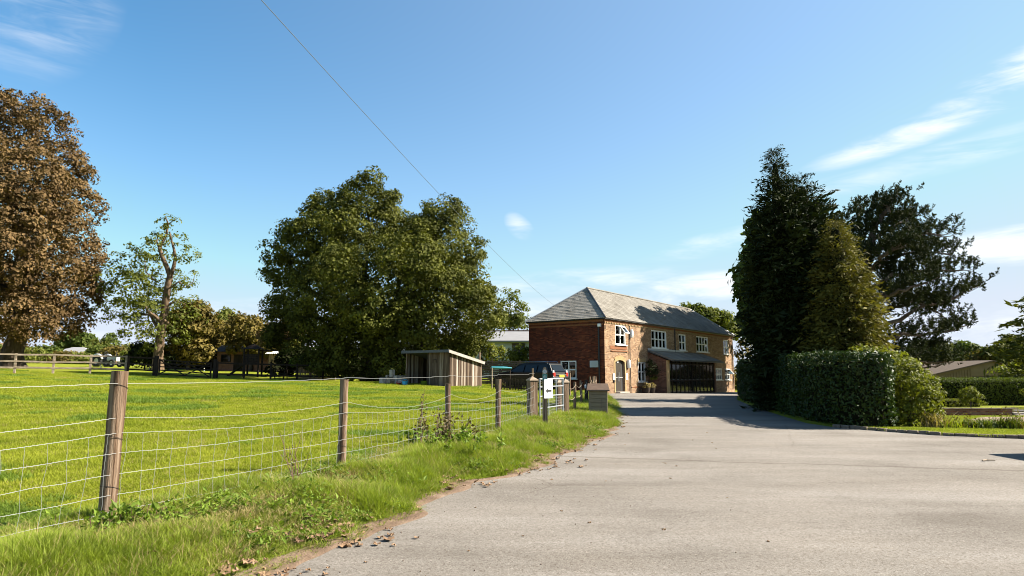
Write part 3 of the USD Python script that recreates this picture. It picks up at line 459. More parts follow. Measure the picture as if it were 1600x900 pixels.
# lean-to porch against the long wall
PX0, PX1, PD = 6.45, 16.4, 1.4
b = MB(); b.prism(Polygon([(0, -.7), (PD, -.7), (PD, 2.2), (0, 2.75)]), .25, np.stack([[0, -1, 0], [0, 0, 1], [1, 0, 0]], 1), (PX0, -.002, 0)); pw = b.build('porch_side_wall', 'brick_porch', house)
b = MB(); b.prism(Polygon([(0, -.7), (PD, -.7), (PD, 2.2), (0, 2.75)]), .25, np.stack([[0, -1, 0], [0, 0, 1], [1, 0, 0]], 1), (PX1 - .25, -.002, 0)); b.build('porch_side_wall', 'brick_porch', house)
b = MB(); b.cbox((PX0 + .1, -PD - .06, .72), (.34, .12, 2.9), .01); b.build('porch_pier', 'brick_trim', house)
pv = np.array([(PX0 - .12, -.02, 2.9), (PX1 + .6, -.02, 2.9), (PX1 + .6, -PD - .5, 2.2), (PX0 - .12, -PD - .5, 2.2)]); pv = np.vstack([pv, pv - (0, 0, .09)])
pr = part(house, 'porch_roof', (pv, np.array([[0, 2, 1], [0, 3, 2], [4, 5, 6], [4, 6, 7], [0, 1, 5], [0, 5, 4], [3, 7, 6], [3, 6, 2], [0, 4, 7], [0, 7, 3], [1, 2, 6], [1, 6, 5]])), 'dark_slate')
part(pr, 'slate_courses', slates(pv[3] + (0, 0, .01), pv[2] + (0, 0, .01), pv[1] + (0, 0, .01), pv[0] + (0, 0, .01), rng), 'slate', kind='stuff')
b = MB(); b.box(((PX0 + 13) / 2, -.05, 2.98), (13 - PX0, .12, .14)); b.build('lead_flashing', 'lead', pr)
b = MB(); b.tube([(PX0 - .1, -PD - .54, 2.13), (PX1 + .6, -PD - .54, 2.13)], .05, 6); b.build('gutter', 'black_iron', pr)
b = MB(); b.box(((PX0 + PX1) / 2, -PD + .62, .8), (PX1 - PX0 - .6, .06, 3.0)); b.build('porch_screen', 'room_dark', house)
N = 12; xs = np.linspace(PX0 + .35, PX1 - .3, N + 1)
for k in range(N + 1): b = MB(); b.cbox((xs[k], -PD + .1, .75), (.065, .1, 2.9), .01); b.build('porch_post', 'dark_wood', house)
for z in (-.2, .75, 1.95): b = MB(); b.box(((PX0 + PX1) / 2, -PD + .1, z - .02), (PX1 - PX0 - .6, .07, .09)); b.build('porch_rail', 'dark_wood', house)
rng = np.random.default_rng(8)
for k in range(N):
    for z, hh in ((1.35, 1.1), (.26, .85)):
        b = MB(); x0_, x1_ = xs[k] + .05, xs[k + 1] - .05; b.box(((x0_ + x1_) / 2, -PD + .1, z), (x1_ - x0_, .012, hh)); b.build('porch_pane', 'porch_glass', house)
    b = MB(); cx = xs[k] + rng.uniform(.3, .5); b.box((cx, -PD + .17, .85), (rng.uniform(.2, .5), .02, 2.1)); b.build('porch_curtain', 'render_wall', house)
# ------------------------------------------------------------------ wire stock fence along the drive
FP = [(-4.55, 2.75, 1.47, .06, .02), (-3.35, 5.49, 1.468, .066, .012), (-2.14, 8.25, 1.375, .053, .0), (-1.12, 11.4, 1.262, .05, -.01), (-.28, 13.0, 1.332, .055, .008)]
END = (.5, 16.0, 1.34)
fence = thing('stock_fence', 'post and wire stock fence with wire netting beside the drive', 'fence')
FZ = []
for x, y, zt, r, ln in FP:
    g = Hs(x, y); FZ.append(g); b = MB(); n = 9; zz = np.linspace(g - .3, zt, n); px = x + ln * (zz - g)
    b.tube(np.stack([px, np.full(n, y), zz], 1), r * (1 + .04 * np.sin(np.arange(n) * 1.9 + x * 7)), 16); p = b.build('post', 'post_wood', fence, 40)
FZ.append(Hs(*END[:2])); LP = [(x, y) for x, y, *_ in FP] + [END[:2]]
rng = np.random.default_rng(11)
def span_wire(h, r, sag, off=-.07):
    pts = []
    for i in range(len(LP) - 1):
        a, c = V(*LP[i], FZ[i] + (h if np.isscalar(h) else h[i])), V(*LP[i + 1], FZ[i + 1] + (h if np.isscalar(h) else h[i + 1])); t = np.linspace(0, 1, 15)[:-1, None]; p = a + (c - a) * t
        p[:, 2] -= (sag if np.isscalar(sag) else sag[i]) * 4 * t[:, 0] * (1 - t[:, 0]); pts.append(p)
    p = np.vstack(pts + [V(*LP[-1], FZ[-1] + (h if np.isscalar(h) else h[-1]))[None]]); d = unit(np.array([LP[-1][0] - LP[0][0], LP[-1][1] - LP[0][1], 0])); nrm = np.array([d[1], -d[0], 0]); return p + nrm * .062
WIRES = [(1.165, .002, .02), (np.array([.86, .88, .86, .84, .86, .88]), .0019, np.array([.05, .06, .14, .13, .10]))] + [(h * np.array([1, 1, .97, .92, .93, 1.0]), .0018, s) for h, s in ((.755, .055), (.59, .03), (.415, .02), (.25, .012), (.11, .008), (.0, .0))]
LINES = []
for k, (h, r, s) in enumerate(WIRES):
    p = span_wire(h, r, s)
    if k >= 2: p = p + rng.normal(size=p.shape) * [.004, .004, .003]
    LINES.append(p); b = MB(); b.tube(p, r, 5); b.build('line_wire', 'wire_metal', fence, True)
b = MB(); cum = np.concatenate([[0], np.cumsum(np.linalg.norm(np.diff(LINES[2][:, :2], axis=0), axis=1))])
for s in np.arange(.1, cum[-1] - .05, .155):
    pt = [np.array([np.interp(s, cum, LINES[k][:, c]) for c in range(3)]) for k in range(2, 8)]; pt = np.array(pt); pt[:, :2] += rng.normal(size=(6, 2)) * .009; b.tube(pt, .0015, 4, False)
tag(b.build('netting_stays', 'wire_metal', fence, True), kind='stuff')
for i, (x, y, zt, r, ln) in enumerate(FP[1:], 1):   # staples and wire turned round each post
    for h in (1.13, .7, .3):
        b = MB(); t = np.linspace(-.6, 2.9, 12); b.tube(np.stack([x + ln * h + (r + .004) * np.cos(t), y + (r + .004) * np.sin(t) * -1, FZ[i] + h + .03 * np.sin(t * .9)], 1), .0022, 4)
        b.build('tie_wire', 'black_iron', fence)
# square gate posts with pointed caps
def square_post(name, x, y, zt, w, label, cat='gate post', rz=.45):
    g = Hs(x, y); t = thing(name, label, cat, (x, y, g), rz); h = zt - g; b = MB(); b.cbox((0, 0, h / 2 - .2), (w, w, h + .3), .012); b.build('shaft', 'post_wood', t)
    b = MB(); q = w / 2 + .012; b.add([(-q, -q, h - .06), (q, -q, h - .06), (q, q, h - .06), (-q, q, h - .06), (-q, -q, h - .03), (q, -q, h - .03), (q, q, h - .03), (-q, q, h - .03), (0, 0, h + .055)], [[0, 2, 1], [0, 3, 2], [0, 1, 5], [0, 5, 4], [1, 2, 6], [1, 6, 5], [2, 3, 7], [2, 7, 6], [3, 0, 4], [3, 4, 7], [4, 5, 8], [5, 6, 8], [6, 7, 8], [7, 4, 8]]); b.build('pointed_cap', 'rail_wood', t); return t
square_post('gate_post', .5, 16.0, 1.32, .21, 'thick square wooden post with pointed cap left of the metal gate', rz=.4)
square_post('gate_post', 1.47, 17.83, 1.245, .15, 'slimmer square wooden post with pointed cap at the right end of the metal gate', rz=.4)
square_post('gate_post', 1.36, 18.75, 1.22, .17, 'dark square post standing just behind the right end of the metal gate', rz=.4)
# metal field gate
ga, gb = V(.68, 15.95, 0), V(1.40, 17.68, 0); gz = (Hs(ga[0], ga[1]) + Hs(gb[0], gb[1])) / 2 + .0; gl = np.linalg.norm(gb - ga); gate = thing('field_gate', 'galvanised metal field gate with five bars', 'gate', (ga[0], ga[1], gz), math.atan2(gb[1] - ga[1], gb[0] - ga[0]))
for h in (.04, .31, .6, .83, 1.03): b = MB(); b.tube([(0, 0, h), (gl, 0, h)], .021 if h > 1 or h < .1 else .016, 10); b.build('bar', 'galvanised', gate, True)
for x in (.02, .36 * gl, .68 * gl, gl - .02): b = MB(); b.tube([(x, .001, .04), (x, .001, 1.03)], .018 if x in (.02, gl - .02) else .011, 10); b.build('upright', 'galvanised', gate, True)
b = MB()
for x in np.arange(.08, gl, .075): b.tube([(x, .02, .05), (x, .02, .6)], .0016, 4, False)
for z in np.arange(.08, .6, .075): b.tube([(.03, .02, z), (gl - .03, .02, z)], .0016, 4, False)
tag(b.build('wire_mesh', 'wire_metal', gate), kind='stuff')
b = MB(); b.cbox((gl + .03, 0, .2), (.09, .03, .05), .005); b.cbox((gl + .03, 0, .86), (.09, .03, .05), .005); b.build('hinge', 'black_iron', gate); b = MB(); b.tube([(gl - .02, -.05, .02), (gl + .05, -.08, .16), (gl + .12, -.02, .06)], .02, 6); b.build('latch_chain', 'black_iron', gate)
# waymark post, its two discs, and the white arrow notice
sx, sy = .735, 14.46; sg = Hs(sx, sy); sp = thing('waymark_post', 'tall round-topped wooden post in front of the metal gate', 'post', (sx, sy, sg)); st = 1.45 + .0095 * sy - sg
b = MB(); b.prism(Polygon([(-.055, -.3), (.055, -.3), (.055, st - .09), (.03, st - .02), (0, st), (-.03, st - .02), (-.055, st - .09)]), .11, Rf, (0, -.055, 0)); b.build('shaft', 'post_wood', sp)
Rc = np.stack([[1, 0, 0], [0, 0, 1], [0, -1, 0]], 1)
b = MB(); c = shapely.Point(0, 0).buffer(.045); b.prism(c, .006, Rc, (-.005, -.0555, st - .105)); d = b.build('waymark_disc', 'grey_board', sp); b = MB(); b.prism(c.buffer(-.012).difference(c.buffer(-.02)), .003, Rc, (-.005, -.0615, st - .105)); b.prism(Polygon([(-.02, -.01), (0, .022), (.02, -.01), (0, -.002)]), .003, Rc, (-.005, -.0615, st - .105)); b.build('disc_mark', 'grey_plastic', d)
b = MB(); b.prism(sbox(-.05, -.075, .05, .06), .006, Rc, (-.004, -.0555, st - .22)); d = b.build('green_plate', 'green_badge', sp); b = MB(); c = shapely.Point(0, -.005).buffer(.034); b.prism(c.difference(c.buffer(-.009)), .003, Rc, (-.004, -.0615, st - .22)); b.prism(Polygon([(-.014, -.02), (.012, -.005), (-.006, .018)]), .003, Rc, (-.004, -.0615, st - .22)); b.build('plate_mark', 'grey_board', d)
nz = 1.45 - .0238 * sy; nt = thing('arrow_notice', 'white paper notice with a black arrow pointing left', 'sign', (sx + .075, sy - .075, nz), .8)
b = MB(); b.box((0, 0, 0), (.285, .008, .41)); b.build('sheet', 'paper', nt)
b = MB(); b.prism(Polygon([(.1, -.022), (.1, .022), (-.02, .022), (-.02, .052), (-.105, 0), (-.02, -.052), (-.02, -.022)]), .003, Rc, (0, -.0042, -.045)); b.build('arrow', 'ink', nt)
b = MB()
for k, (x, w) in enumerate(((-.06, .024), (-.022, .026), (.022, .024), (.058, .028))): b.box((x, -.0052, .075), (w * .35, .002, .03)); b.box((x + .002, -.0052, .075 + (.012 if k % 2 else -.012)), (w, .002, .006))
b.build('faint_blue_marks', 'pale_blue_ink', nt)
# thin posts carrying two slack strands towards the house
TP = [(1.84, 19.15, 1.19), (2.35, 22.1, 1.21), (2.76, 24.2, 1.21), (3.35, 27.6, 1.3), (3.75, 30.0, 1.29), (4.05, 31.8, 1.31), (4.32, 33.6, 1.3), (4.62, 35.6, 1.28)]
tf = thing('wire_fence', 'row of thin rough posts with slack strands leading to the house corner', 'fence')
for k, (x, y, zt) in enumerate(TP):
    g = Hs(x, y); b = MB(); b.tube([(x, y, g - .2), (x + .015, y, (g + zt) / 2), (x + .02 * (-1) ** k, y, zt)], [.045 if k != 2 else .07, .045 if k != 2 else .065, .038 if k != 2 else .062], 9); b.build('post', 'post_wood' if k != 2 else 'dark_wood', tf, 40)
for h in (.55, .85):
    pts = []
    A = [(1.47, 17.83, 1.245)] + TP
    for (x0_, y0_, z0_), (x1_, y1_, z1_) in zip(A, A[1:]):
        t = np.linspace(0, 1, 9)[:-1]; pts += [(x0_ + (x1_ - x0_) * s + .05, y0_ + (y1_ - y0_) * s, (Hs(x0_, y0_) * (1 - s) + Hs(x1_, y1_) * s) + h - .13 * 4 * s * (1 - s)) for s in t]
    b = MB(); b.tube(pts, .006, 4); b.build('strand', 'rail_wood', tf)
x, y = 2.95, 33.0; g = Hs(x, y); b = MB(); b.tube([(x, y, g - .2), (x - .02, y, g + .5), (x + .01, y, 1.45 + .0005 * y)], [.06, .055, .045], 9); solo('wooden_stake', b.arrays(), 'post_wood', 'tall lone wooden stake in front of the low white window', 'stake', 40)
x, y = 1.05, 33.0; b = MB(); b.tube([(x, y, Hs(x, y) - .2), (x, y, 1.7)], .04, 8); solo('wooden_stake', b.arrays(), 'post_wood', 'slim stake rising behind the thick capped gate post', 'stake', 40)
# wooden bin on legs with a sloping lid
bx, by = 2.53, 19.1; bg = Hs(bx, by); bn = thing('slatted_bin', 'brown wooden litter bin with sloping lid on two pairs of legs', 'litter bin', (bx, by, bg), -.1)
for x in (-.24, .24):
    for y in (-.2, .2): b = MB(); b.cbox((x, y, .3), (.055, .055, .8), .006); b.build('leg', 'bin_wood', bn)
for k in range(5): b = MB(); b.cbox((0, -.215, .26 + k * .118), (.52, .022, .112), .004); b.build('front_board', 'bin_wood', bn)
for k in range(5): b = MB(); b.cbox((0, .215, .26 + k * .118), (.52, .022, .112), .004); b.build('rear_board', 'bin_wood', bn)
for s in (-1, 1):
    for k in range(5): b = MB(); b.cbox((s * .262, 0, .26 + k * .118), (.022, .4, .112), .004); b.build('side_board', 'bin_wood', bn)
b = MB(); b.box((.09, -.228, .42), (.004, .006, .26)); b.box((.17, -.228, .545), (.16, .006, .004)); b.box((0, -.23, .5), (.004, .004, .006)); b.build('door_gap', 'ink', bn); b = MB(); b.box((0, 0, .2), (.5, .4, .02)); b.build('floor_board', 'bin_wood', bn)
b = MB(); q = [(-.33, -.3, .78), (.33, -.3, .78), (.33, .3, .78), (-.33, .3, .78), (-.33, -.3, .81), (.33, -.3, .81), (.33, .3, .81), (-.33, .3, .81), (-.29, -.05, .99), (.29, -.05, .99), (.29, .07, .99), (-.29, .07, .99)]
b.add(q, [[3, 2, 1, 0], [0, 1, 5, 4], [1, 2, 6, 5], [2, 3, 7, 6], [3, 0, 4, 7], [4, 5, 9, 8], [5, 6, 10, 9], [6, 7, 11, 10], [7, 4, 8, 11], [8, 9, 10, 11]]); b.build('lid', 'bin_lid', bn)
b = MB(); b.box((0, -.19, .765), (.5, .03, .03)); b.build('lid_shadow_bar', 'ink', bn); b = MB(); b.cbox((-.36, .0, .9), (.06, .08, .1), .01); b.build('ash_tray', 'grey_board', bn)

# ------------------------------------------------------------------ plank shed (own frame: x along the right wall, y along the front)
SC = (-3.5, 35.9); sg = Hs(-4.2, 37); shed = thing('plank_shed', 'open fronted shed of weathered upright planks with a sloping flat roof', 'shed', (*SC, sg), HA)
rng = np.random.default_rng(21); SL, SF = 2.75, 3.45; hz = lambda x: 1.92 - .2 * x
def plank(x, y, w, h, along, name='plank'):
    b = MB(); hh = h + rng.uniform(-.02, .02); d = (.022, w, hh + .3) if along == 'y' else (w, .022, hh + .3); o = rng.uniform(-.006, .006)
    b.cbox((x + (o if along == 'y' else 0), y + (o if along == 'x' else 0), (hh - .3) / 2), d, .003); b.build(name, 'plank_wood', shed)
y = 0.0
while y < 1.6: w = rng.uniform(.08, .14); plank(0, y + w / 2, w - .004, 1.9, 'y'); y += w + .004
x = .02
while x < SL: w = rng.uniform(.07, .16); plank(x + w / 2, -.02, w - .004, hz(x + w / 2), 'x'); x += w + .004
x = .02
while x < SL: w = .14; plank(x + w / 2, SF, w - .004, hz(x + w / 2), 'x'); x += w + .002
y = 0.0
while y < SF: w = .14; plank(SL, y + w / 2, w - .004, hz(SL), 'y'); y += w + .002
for x, y in ((.02, 3.38), (.06, 1.64), (.06, .05), (SL - .06, .05)): b = MB(); b.cbox((x, y, .85), (.09, .09, 2.1), .008); b.build('corner_post', 'post_wood', shed)
rv = np.array([(-.22, -.16, 1.98), (SL + .16, -.16, 1.98 - .2 * (SL + .38)), (SL + .16, SF + .16, 1.98 - .2 * (SL + .38)), (-.22, SF + .16, 1.98)]); rv = np.vstack([rv, rv - (0, 0, .05)])
rf = part(shed, 'roof', (rv, np.array([[0, 1, 2], [0, 2, 3], [4, 6, 5], [4, 7, 6], [0, 4, 5], [0, 5, 1], [1, 5, 6], [1, 6, 2], [2, 6, 7], [2, 7, 3], [3, 7, 4], [3, 4, 0]])), 'felt_roof')
b = MB(); b.bar(rv[0] + (0, -.016, -.07), rv[1] + (0, -.016, -.07), .03, .16, (0, 0, 1)); b.build('fascia_board', 'pale_fascia', rf); b = MB(); b.bar(rv[0] + (-.016, 0, -.06), rv[3] + (-.016, 0, -.06), .03, .15); b.build('fascia_board', 'felt_roof', rf)
b = MB(); b.cbox((-.02, 1.1, 1.45), (.03, .3, .04), .004); b.cbox((-.02, 1.22, 1.36), (.03, .035, .2), .004); b.cbox((-.02, .98, 1.36), (.03, .035, .2), .004); b.build('wall_bracket', 'dark_wood', shed)
b = MB(); b.cbox((1.0, 1.9, 1.2), (.05, .2, .7), .01); b.build('hanging_sheet', 'leaf_weed', shed)
# stacked blocks, logs and tubs left of the shed
def at(u, v, y): d = V((u - 800) / 1000, .9913, 0); return V((u - 800) / 1000 * y, y, 1.45 - (v - 583) / 1000 * y)
PILE = [(601.5, 598, .42, .34, .36, 'stone_block', 'pale stone block at the left end of the heap by the shed'), (614.5, 589, .25, .26, .42, 'stone_block', 'upright pale block set on top of the heap by the shed'), (607.5, 590, .2, .24, .16, 'log_wood', 'small split log on top of the heap beside the upright block'), (613, 601, .5, .3, .38, 'log_wood', 'dark log lying under the upright pale block'),
        (622, 602, .36, .3, .5, 'stone_block', 'grey block in the middle of the heap by the shed'), (630, 593, .4, .3, .24, 'log_wood', 'brown log on top at the right of the heap'), (630, 602, .4, .34, .28, 'stone_block', 'grey block at the foot of the heap nearest the shed'), (617, 597, .3, .3, .2, 'log_wood', 'short log wedged in the middle of the heap')]
for k, (u, v, w, d, h, m, lb) in enumerate(PILE):
    p = at(u, v, 37.6 + .15 * (k % 3)); g = Hs(p[0], p[1]); p[2] = max(g, p[2]) if v < 598 else g - .02
    b = MB(); nm = 'stone_block' if m == 'stone_block' else 'cut_log'
    if nm == 'stone_block': b.cbox((0, 0, h / 2), (w, d, h), .03)
    else: b.tube([(-w / 2, 0, h / 2), (0, .01, h / 2), (w / 2, 0, h / 2)], [h / 2, h / 2 * 1.05, h / 2 * .97], 10)
    t = tag(part(None, nm, (b.arrays()[0] @ np.array([[math.cos(HA), math.sin(HA), 0], [-math.sin(HA), math.cos(HA), 0], [0, 0, 1]]) + p, b.arrays()[1]), m), lb, 'block' if nm == 'stone_block' else 'log')
for u, m, lb, w, y_ in ((634.5, 'blue_tub', 'blue plastic tub on the grass at the shed corner', .34, 36.6), (625, 'red_tub', 'low red plastic tray in front of the log heap', .32, 36.9)):
    p = at(u, 603, y_); g = Hs(p[0], p[1]); t = thing('plastic_tub', lb, 'tub', (p[0], p[1], g)); hh = .2 if m == 'blue_tub' else .1
    b = MB(); b.lathe([(0, .0), (w * .42, 0), (w * .5, hh), (w * .54, hh), (w * .54, hh - .02), (w * .46, hh - .02), (w * .4, .03), (0, .03)], (0, 0, 0), 14); b.build('body', m, t, 40); b = MB(); b.tube([(-w * .5, 0, hh), (-w * .3, 0, hh + .07), (w * .3, 0, hh + .07), (w * .5, 0, hh)], .012, 5); b.build('handle', m, t)
p = at(663.5, 601, 36.3); b = MB(); b.lathe([(0, 0), (.14, 0), (.18, .22), (.2, .25), (.16, .24), (.12, .03)], (p[0], p[1], Hs(p[0], p[1])), 12); solo('green_bucket', b.arrays(), 'leaf_weed', 'green bucket in the shed opening', 'bucket', 40)

# ------------------------------------------------------------------ cars
def make_car(label, loc, rz):
    t = thing('estate_car', label, 'car', loc, rz); MN = manifold3d.Manifold
    def hull(pts, r=.06): return MN.batch_hull([MN.sphere(r, 10).translate(list(map(float, p))) for p in pts])
    sd = lambda P: [(x, s * y, z) for x, y, z in P for s in (-1, 1)]
    low = hull(sd([(-2.22, .74, .42), (-2.26, .78, .7), (-2.1, .8, 1.0), (1.2, .8, 1.0), (2.1, .66, .82), (2.2, .66, .5), (2.12, .72, .34), (-2.1, .76, .34)]), .07)
    for x in (-1.35, 1.38): low = low - MN.cylinder(2.4, .37, .37, 24, True).rotate([90, 0, 0]).translate([x, 0, .34])
    part(t, 'body', low, 'car_paint', 35); cab = hull(sd([(-2.14, .74, .98), (-1.85, .6, 1.5), (-1.5, .58, 1.56), (.0, .57, 1.54), (.35, .56, 1.46), (1.15, .7, .98)]), .05); part(t, 'cabin', cab, 'car_paint', 35)
    for s in (-1, 1):
        for k, P in enumerate(([(-1.98, 1.06), (-1.78, 1.44), (-1.2, 1.46), (-1.15, 1.06)], [(-1.07, 1.06), (-1.1, 1.46), (-.25, 1.46), (-.2, 1.06)], [(-.12, 1.06), (-.16, 1.46), (.28, 1.42), (.85, 1.06)])):
            f = lambda x, z: s * (.855 - (z - 1.0) * .335)
            m = MB(); v = [(x, f(x, z), z) for x, z in P] + [(x, f(x, z) - s * .02, z) for x, z in P]; m.add(v, [[0, 1, 2, 3], [7, 6, 5, 4], [0, 4, 5, 1], [1, 5, 6, 2], [2, 6, 7, 3], [3, 7, 4, 0]]); m.build('side_window', 'room_glass', t)
        m = MB(); m.cbox((.75, s * .93, 1.04), (.16, .2, .13), .03); m.build('door_mirror', 'car_paint', t)
        m = MB(); m.cbox((-2.24, s * .69, .86), (.1, .24, .3), .03); m.build('rear_lamp', 'red_lamp', t); m = MB(); m.cbox((-2.2, s * .72, 1.06), (.1, .14, .16), .02); m.build('rear_lamp_clear', 'clear_lamp', t); m = MB(); m.cbox((2.14, s * .55, .72), (.16, .3, .16), .03); m.build('headlamp', 'clear_lamp', t)
        m = MB(); m.tube([(-1.7, s * .58, 1.63), (-1.5, s * .58, 1.66), (0, s * .57, 1.65), (.2, s * .57, 1.6)], .018, 6); m.build('roof_rail', 'chrome', t)
        for x in (-1.35, 1.38):
            m = MB(); m.lathe([(.21, -.1), (.3, -.11), (.325, -.07), (.325, .07), (.3, .11), (.21, .1)], (0, 0, 0), 24); v, f = m.arrays(); v = v[:, [0, 2, 1]] + (x, s * .76, .325); w = part(t, 'wheel', (v, f[:, ::-1]), 'rubber', 40)
            m = MB()
            for a in np.arange(7) * 2 * PI / 7: m.bar((x, s * .83, .325), (x + .21 * math.cos(a), s * .83, .325 + .21 * math.sin(a)), .02, .045, (0, 1, 0))
            q = MB(); q.lathe([(.19, -.03), (.225, -.03), (.225, .03), (.19, .03)], (0, 0, 0), 24); v, f = q.arrays(); m.add(v[:, [0, 2, 1]] + (x, s * .82, .325), f); part(w, 'rim', m.arrays(), 'chrome')
    m = MB(); m.add([(-2.2, -.62, 1.08), (-2.2, .62, 1.08), (-1.935, .55, 1.46), (-1.935, -.55, 1.46), (-2.17, -.62, 1.08), (-2.17, .62, 1.08), (-1.9, .55, 1.46), (-1.9, -.55, 1.46)], [[0, 3, 2, 1], [4, 5, 6, 7], [0, 1, 5, 4], [1, 2, 6, 5], [2, 3, 7, 6], [3, 0, 4, 7]]); m.build('rear_window', 'room_glass', t)
    m = MB(); m.add([(1.18, -.66, 1.03), (1.18, .66, 1.03), (.42, .55, 1.46), (.42, -.55, 1.46), (1.14, -.66, 1.03), (1.14, .66, 1.03), (.38, .55, 1.46), (.38, -.55, 1.46)], [[0, 1, 2, 3], [4, 7, 6, 5], [0, 4, 5, 1], [1, 5, 6, 2], [2, 6, 7, 3], [3, 7, 4, 0]]); m.build('windscreen', 'room_glass', t)
    m = MB(); m.cbox((-2.345, 0, .8), (.02, .52, .12), .004); m.build('rear_number_plate', 'yellow_plate', t); m = MB(); m.cbox((-2.33, 0, .9), (.04, 1.0, .05), .01); m.build('tailgate_trim', 'chrome', t); m = MB(); m.cbox((-2.31, 0, .5), (.12, 1.6, .2), .05); m.build('rear_bumper', 'dark_plastic', t); m = MB(); m.cbox((2.22, 0, .52), (.1, 1.3, .2), .04); m.build('front_grille', 'dark_plastic', t)
    return t
plain('room_glass', (.006, .007, .008), .08, .3)
car = make_car('black estate car with yellow rear plate parked by the red brick end wall', (1.07, 39.5, Hs(1.07, 39.2)), math.atan2(HD2[1], HD2[0]))
dup(car, (11.55, 10.85, float(z_road(11.5, 10.8))), PI, 'dark car parked at the right edge of the drive, its shadow falling to the left')
# low dark paling fence in front of the car, slatted fence behind it
pf = thing('paling_fence', 'low dark paling fence in front of the black car', 'fence')
for k, x in enumerate(np.arange(-1.0, 1.45, .085)): g = Hs(x, 35.6); b = MB(); b.cbox((x, 35.6 + .01 * math.sin(k * 3), g + .3), (.05, .018, .72 + .04 * math.sin(k * 5)), .003); b.build('pale', 'dark_wood', pf)
for h in (.15, .52): b = MB(); b.bar((-1.05, 35.63, Hs(-1, 35.6) + h), (1.5, 35.63, Hs(1.4, 35.6) + h), .025, .05); b.build('rail', 'dark_wood', pf)
sf = thing('slatted_fence', 'tall brown fence of horizontal slats behind the shed and the car', 'fence')
for k in range(13): z = Hs(-1, 42.3) + .12 + k * .115; b = MB(); b.cbox((-.9, 42.3 + .004 * (k % 2), z), (4.6, .02, .08), .004); b.build('slat', 'brown_wood', sf)
for x in (-3.1, -1.3, .5, 1.3): b = MB(); b.cbox((x, 42.36, Hs(x, 42.3) + .75), (.09, .09, 1.9), .006); b.build('post', 'brown_wood', sf)
tr = thing('teal_cover', 'teal rolled cover on a pale post in front of the black car', 'cover'); b = MB(); b.tube([(-1.12, 36.2, Hs(-1.1, 36.2) - .2), (-1.12, 36.2, 1.74)], .035, 8); b.build('post', 'rail_wood', tr); b = MB(); b.tube([(-.1, 36.6, Hs(-.1, 36.6) - .2), (-.1, 36.6, 1.7)], .03, 8); b.build('post', 'dark_wood', tr); b = MB(); b.tube([(-1.15, 36.2, 1.77), (-.9, 36.3, 1.76), (-.5, 36.45, 1.75), (-.02, 36.62, 1.73)], [.05, .06, .07, .05], 8); b.build('cover', 'teal_sheet', tr)

# ------------------------------------------------------------------ white house behind
wh = thing('white_house', 'pale rendered house with plain grey roof behind the slatted fence', 'house', (-.6, 58, Hs(-.6, 58)), 0); wg = Hs(-.6, 58)
b = MB(); P = sbox(-3.5, -.3, 4.5, 4.32 - wg).difference(sbox(.62, 2.38 - wg, 1.78, 4.12 - wg)); b.prism(P, .3, Rf, (0, 0, 0)); b.box((.5, 3.0, (4.32 - wg) / 2), (7.98, 5.4, 4.3 - wg)); b.build('wall', 'render_wall', wh)
b = MB(); ez, rz_ = 4.34 - wg, 5.42 - wg; b.add([(-3.9, -.35, ez), (4.9, -.35, ez), (4.9, 2.9, rz_), (-3.9, 2.9, rz_), (4.9, 6.2, ez), (-3.9, 6.2, ez)], [[0, 1, 2, 3], [3, 2, 4, 5], [0, 3, 5, 5], [1, 4, 2, 2]]); b.add([(-3.9, -.35, ez - .08), (4.9, -.35, ez - .08), (4.9, 6.2, ez - .08), (-3.9, 6.2, ez - .08)], [[0, 3, 2, 1]]); b.box((.5, -.36, ez - .05), (8.8, .04, .12)); b.build('roof', 'grey_roof', wh)
b = MB(); b.box((.5, 2.9, rz_ + .03), (8.8, .2, .1)); b.build('ridge', 'far_tile', wh)
wn = MB(); wn.box((1.2, .02, 4.05 - wg), (1.2, .14, .1)); [wn.box((x, .021, 3.2 - wg), (.09, .14, 1.62)) for x in (.67, 1.2, 1.73)]; wn.box((1.2, .019, 2.4 - wg), (1.2, .14, .08)); w_ = wn.build('window', 'brown_wood', wh)
for x in (.93, 1.47): b = MB(); b.box((x, .06, 3.2 - wg), (.44, .012, 1.56)); b.build('pane', 'room_glass', w_)

# ------------------------------------------------------------------ post and rail fence and five barred gate at the far side of the field
RFx = [-35.2 + 1.83 * k for k in range(6)]; rl = lambda x: 40.6 + .47 * (x + 32.2) if x < -25.2 else 43.9 + .16 * (x + 25.2)
def rail_run(xs, label, m, h=1.27, heights=(1.2, .76, .38), w=.13):
    t = thing('rail_fence', label, 'fence')
    for x in xs: y = rl(x); g = Hs(x, y); b = MB(); b.cbox((x, y, g + h / 2 - .15), (w, .1, h + .3), .008, rz=.4); b.build('post', m, t)
    for a, c in zip(xs, xs[1:]):
        for hh in heights:
            ya, yc = rl(a) - .07, rl(c) - .07; j = .02 * math.sin(a * 9 + hh * 20); b = MB(); b.bar((a - .03, ya, Hs(a, ya) + hh + j), (c - .03, yc, Hs(c, yc) + hh - j), .045, .1); b.build('rail', m, t)
    return t
rail_run([RFx[0] - 1.83] + RFx[:6], 'pale sunlit wooden post and rail fence at the left edge of the field', 'rail_wood')
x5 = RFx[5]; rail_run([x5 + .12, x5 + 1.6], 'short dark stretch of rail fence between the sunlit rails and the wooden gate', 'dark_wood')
gx = x5 + 1.75; gx2 = gx + 3.75
for x, lb in ((gx, 'thick dark post at the left end of the cross braced wooden gate'), (gx2, 'thick dark post at the right end of the cross braced wooden gate')): y = rl(x); g = Hs(x, y); b = MB(); b.cbox((x, y, g + .55), (.22, .2, 1.7), .02, rz=.2); solo('wooden_gate_post', b.arrays(), 'dark_wood', lb, 'gate post')
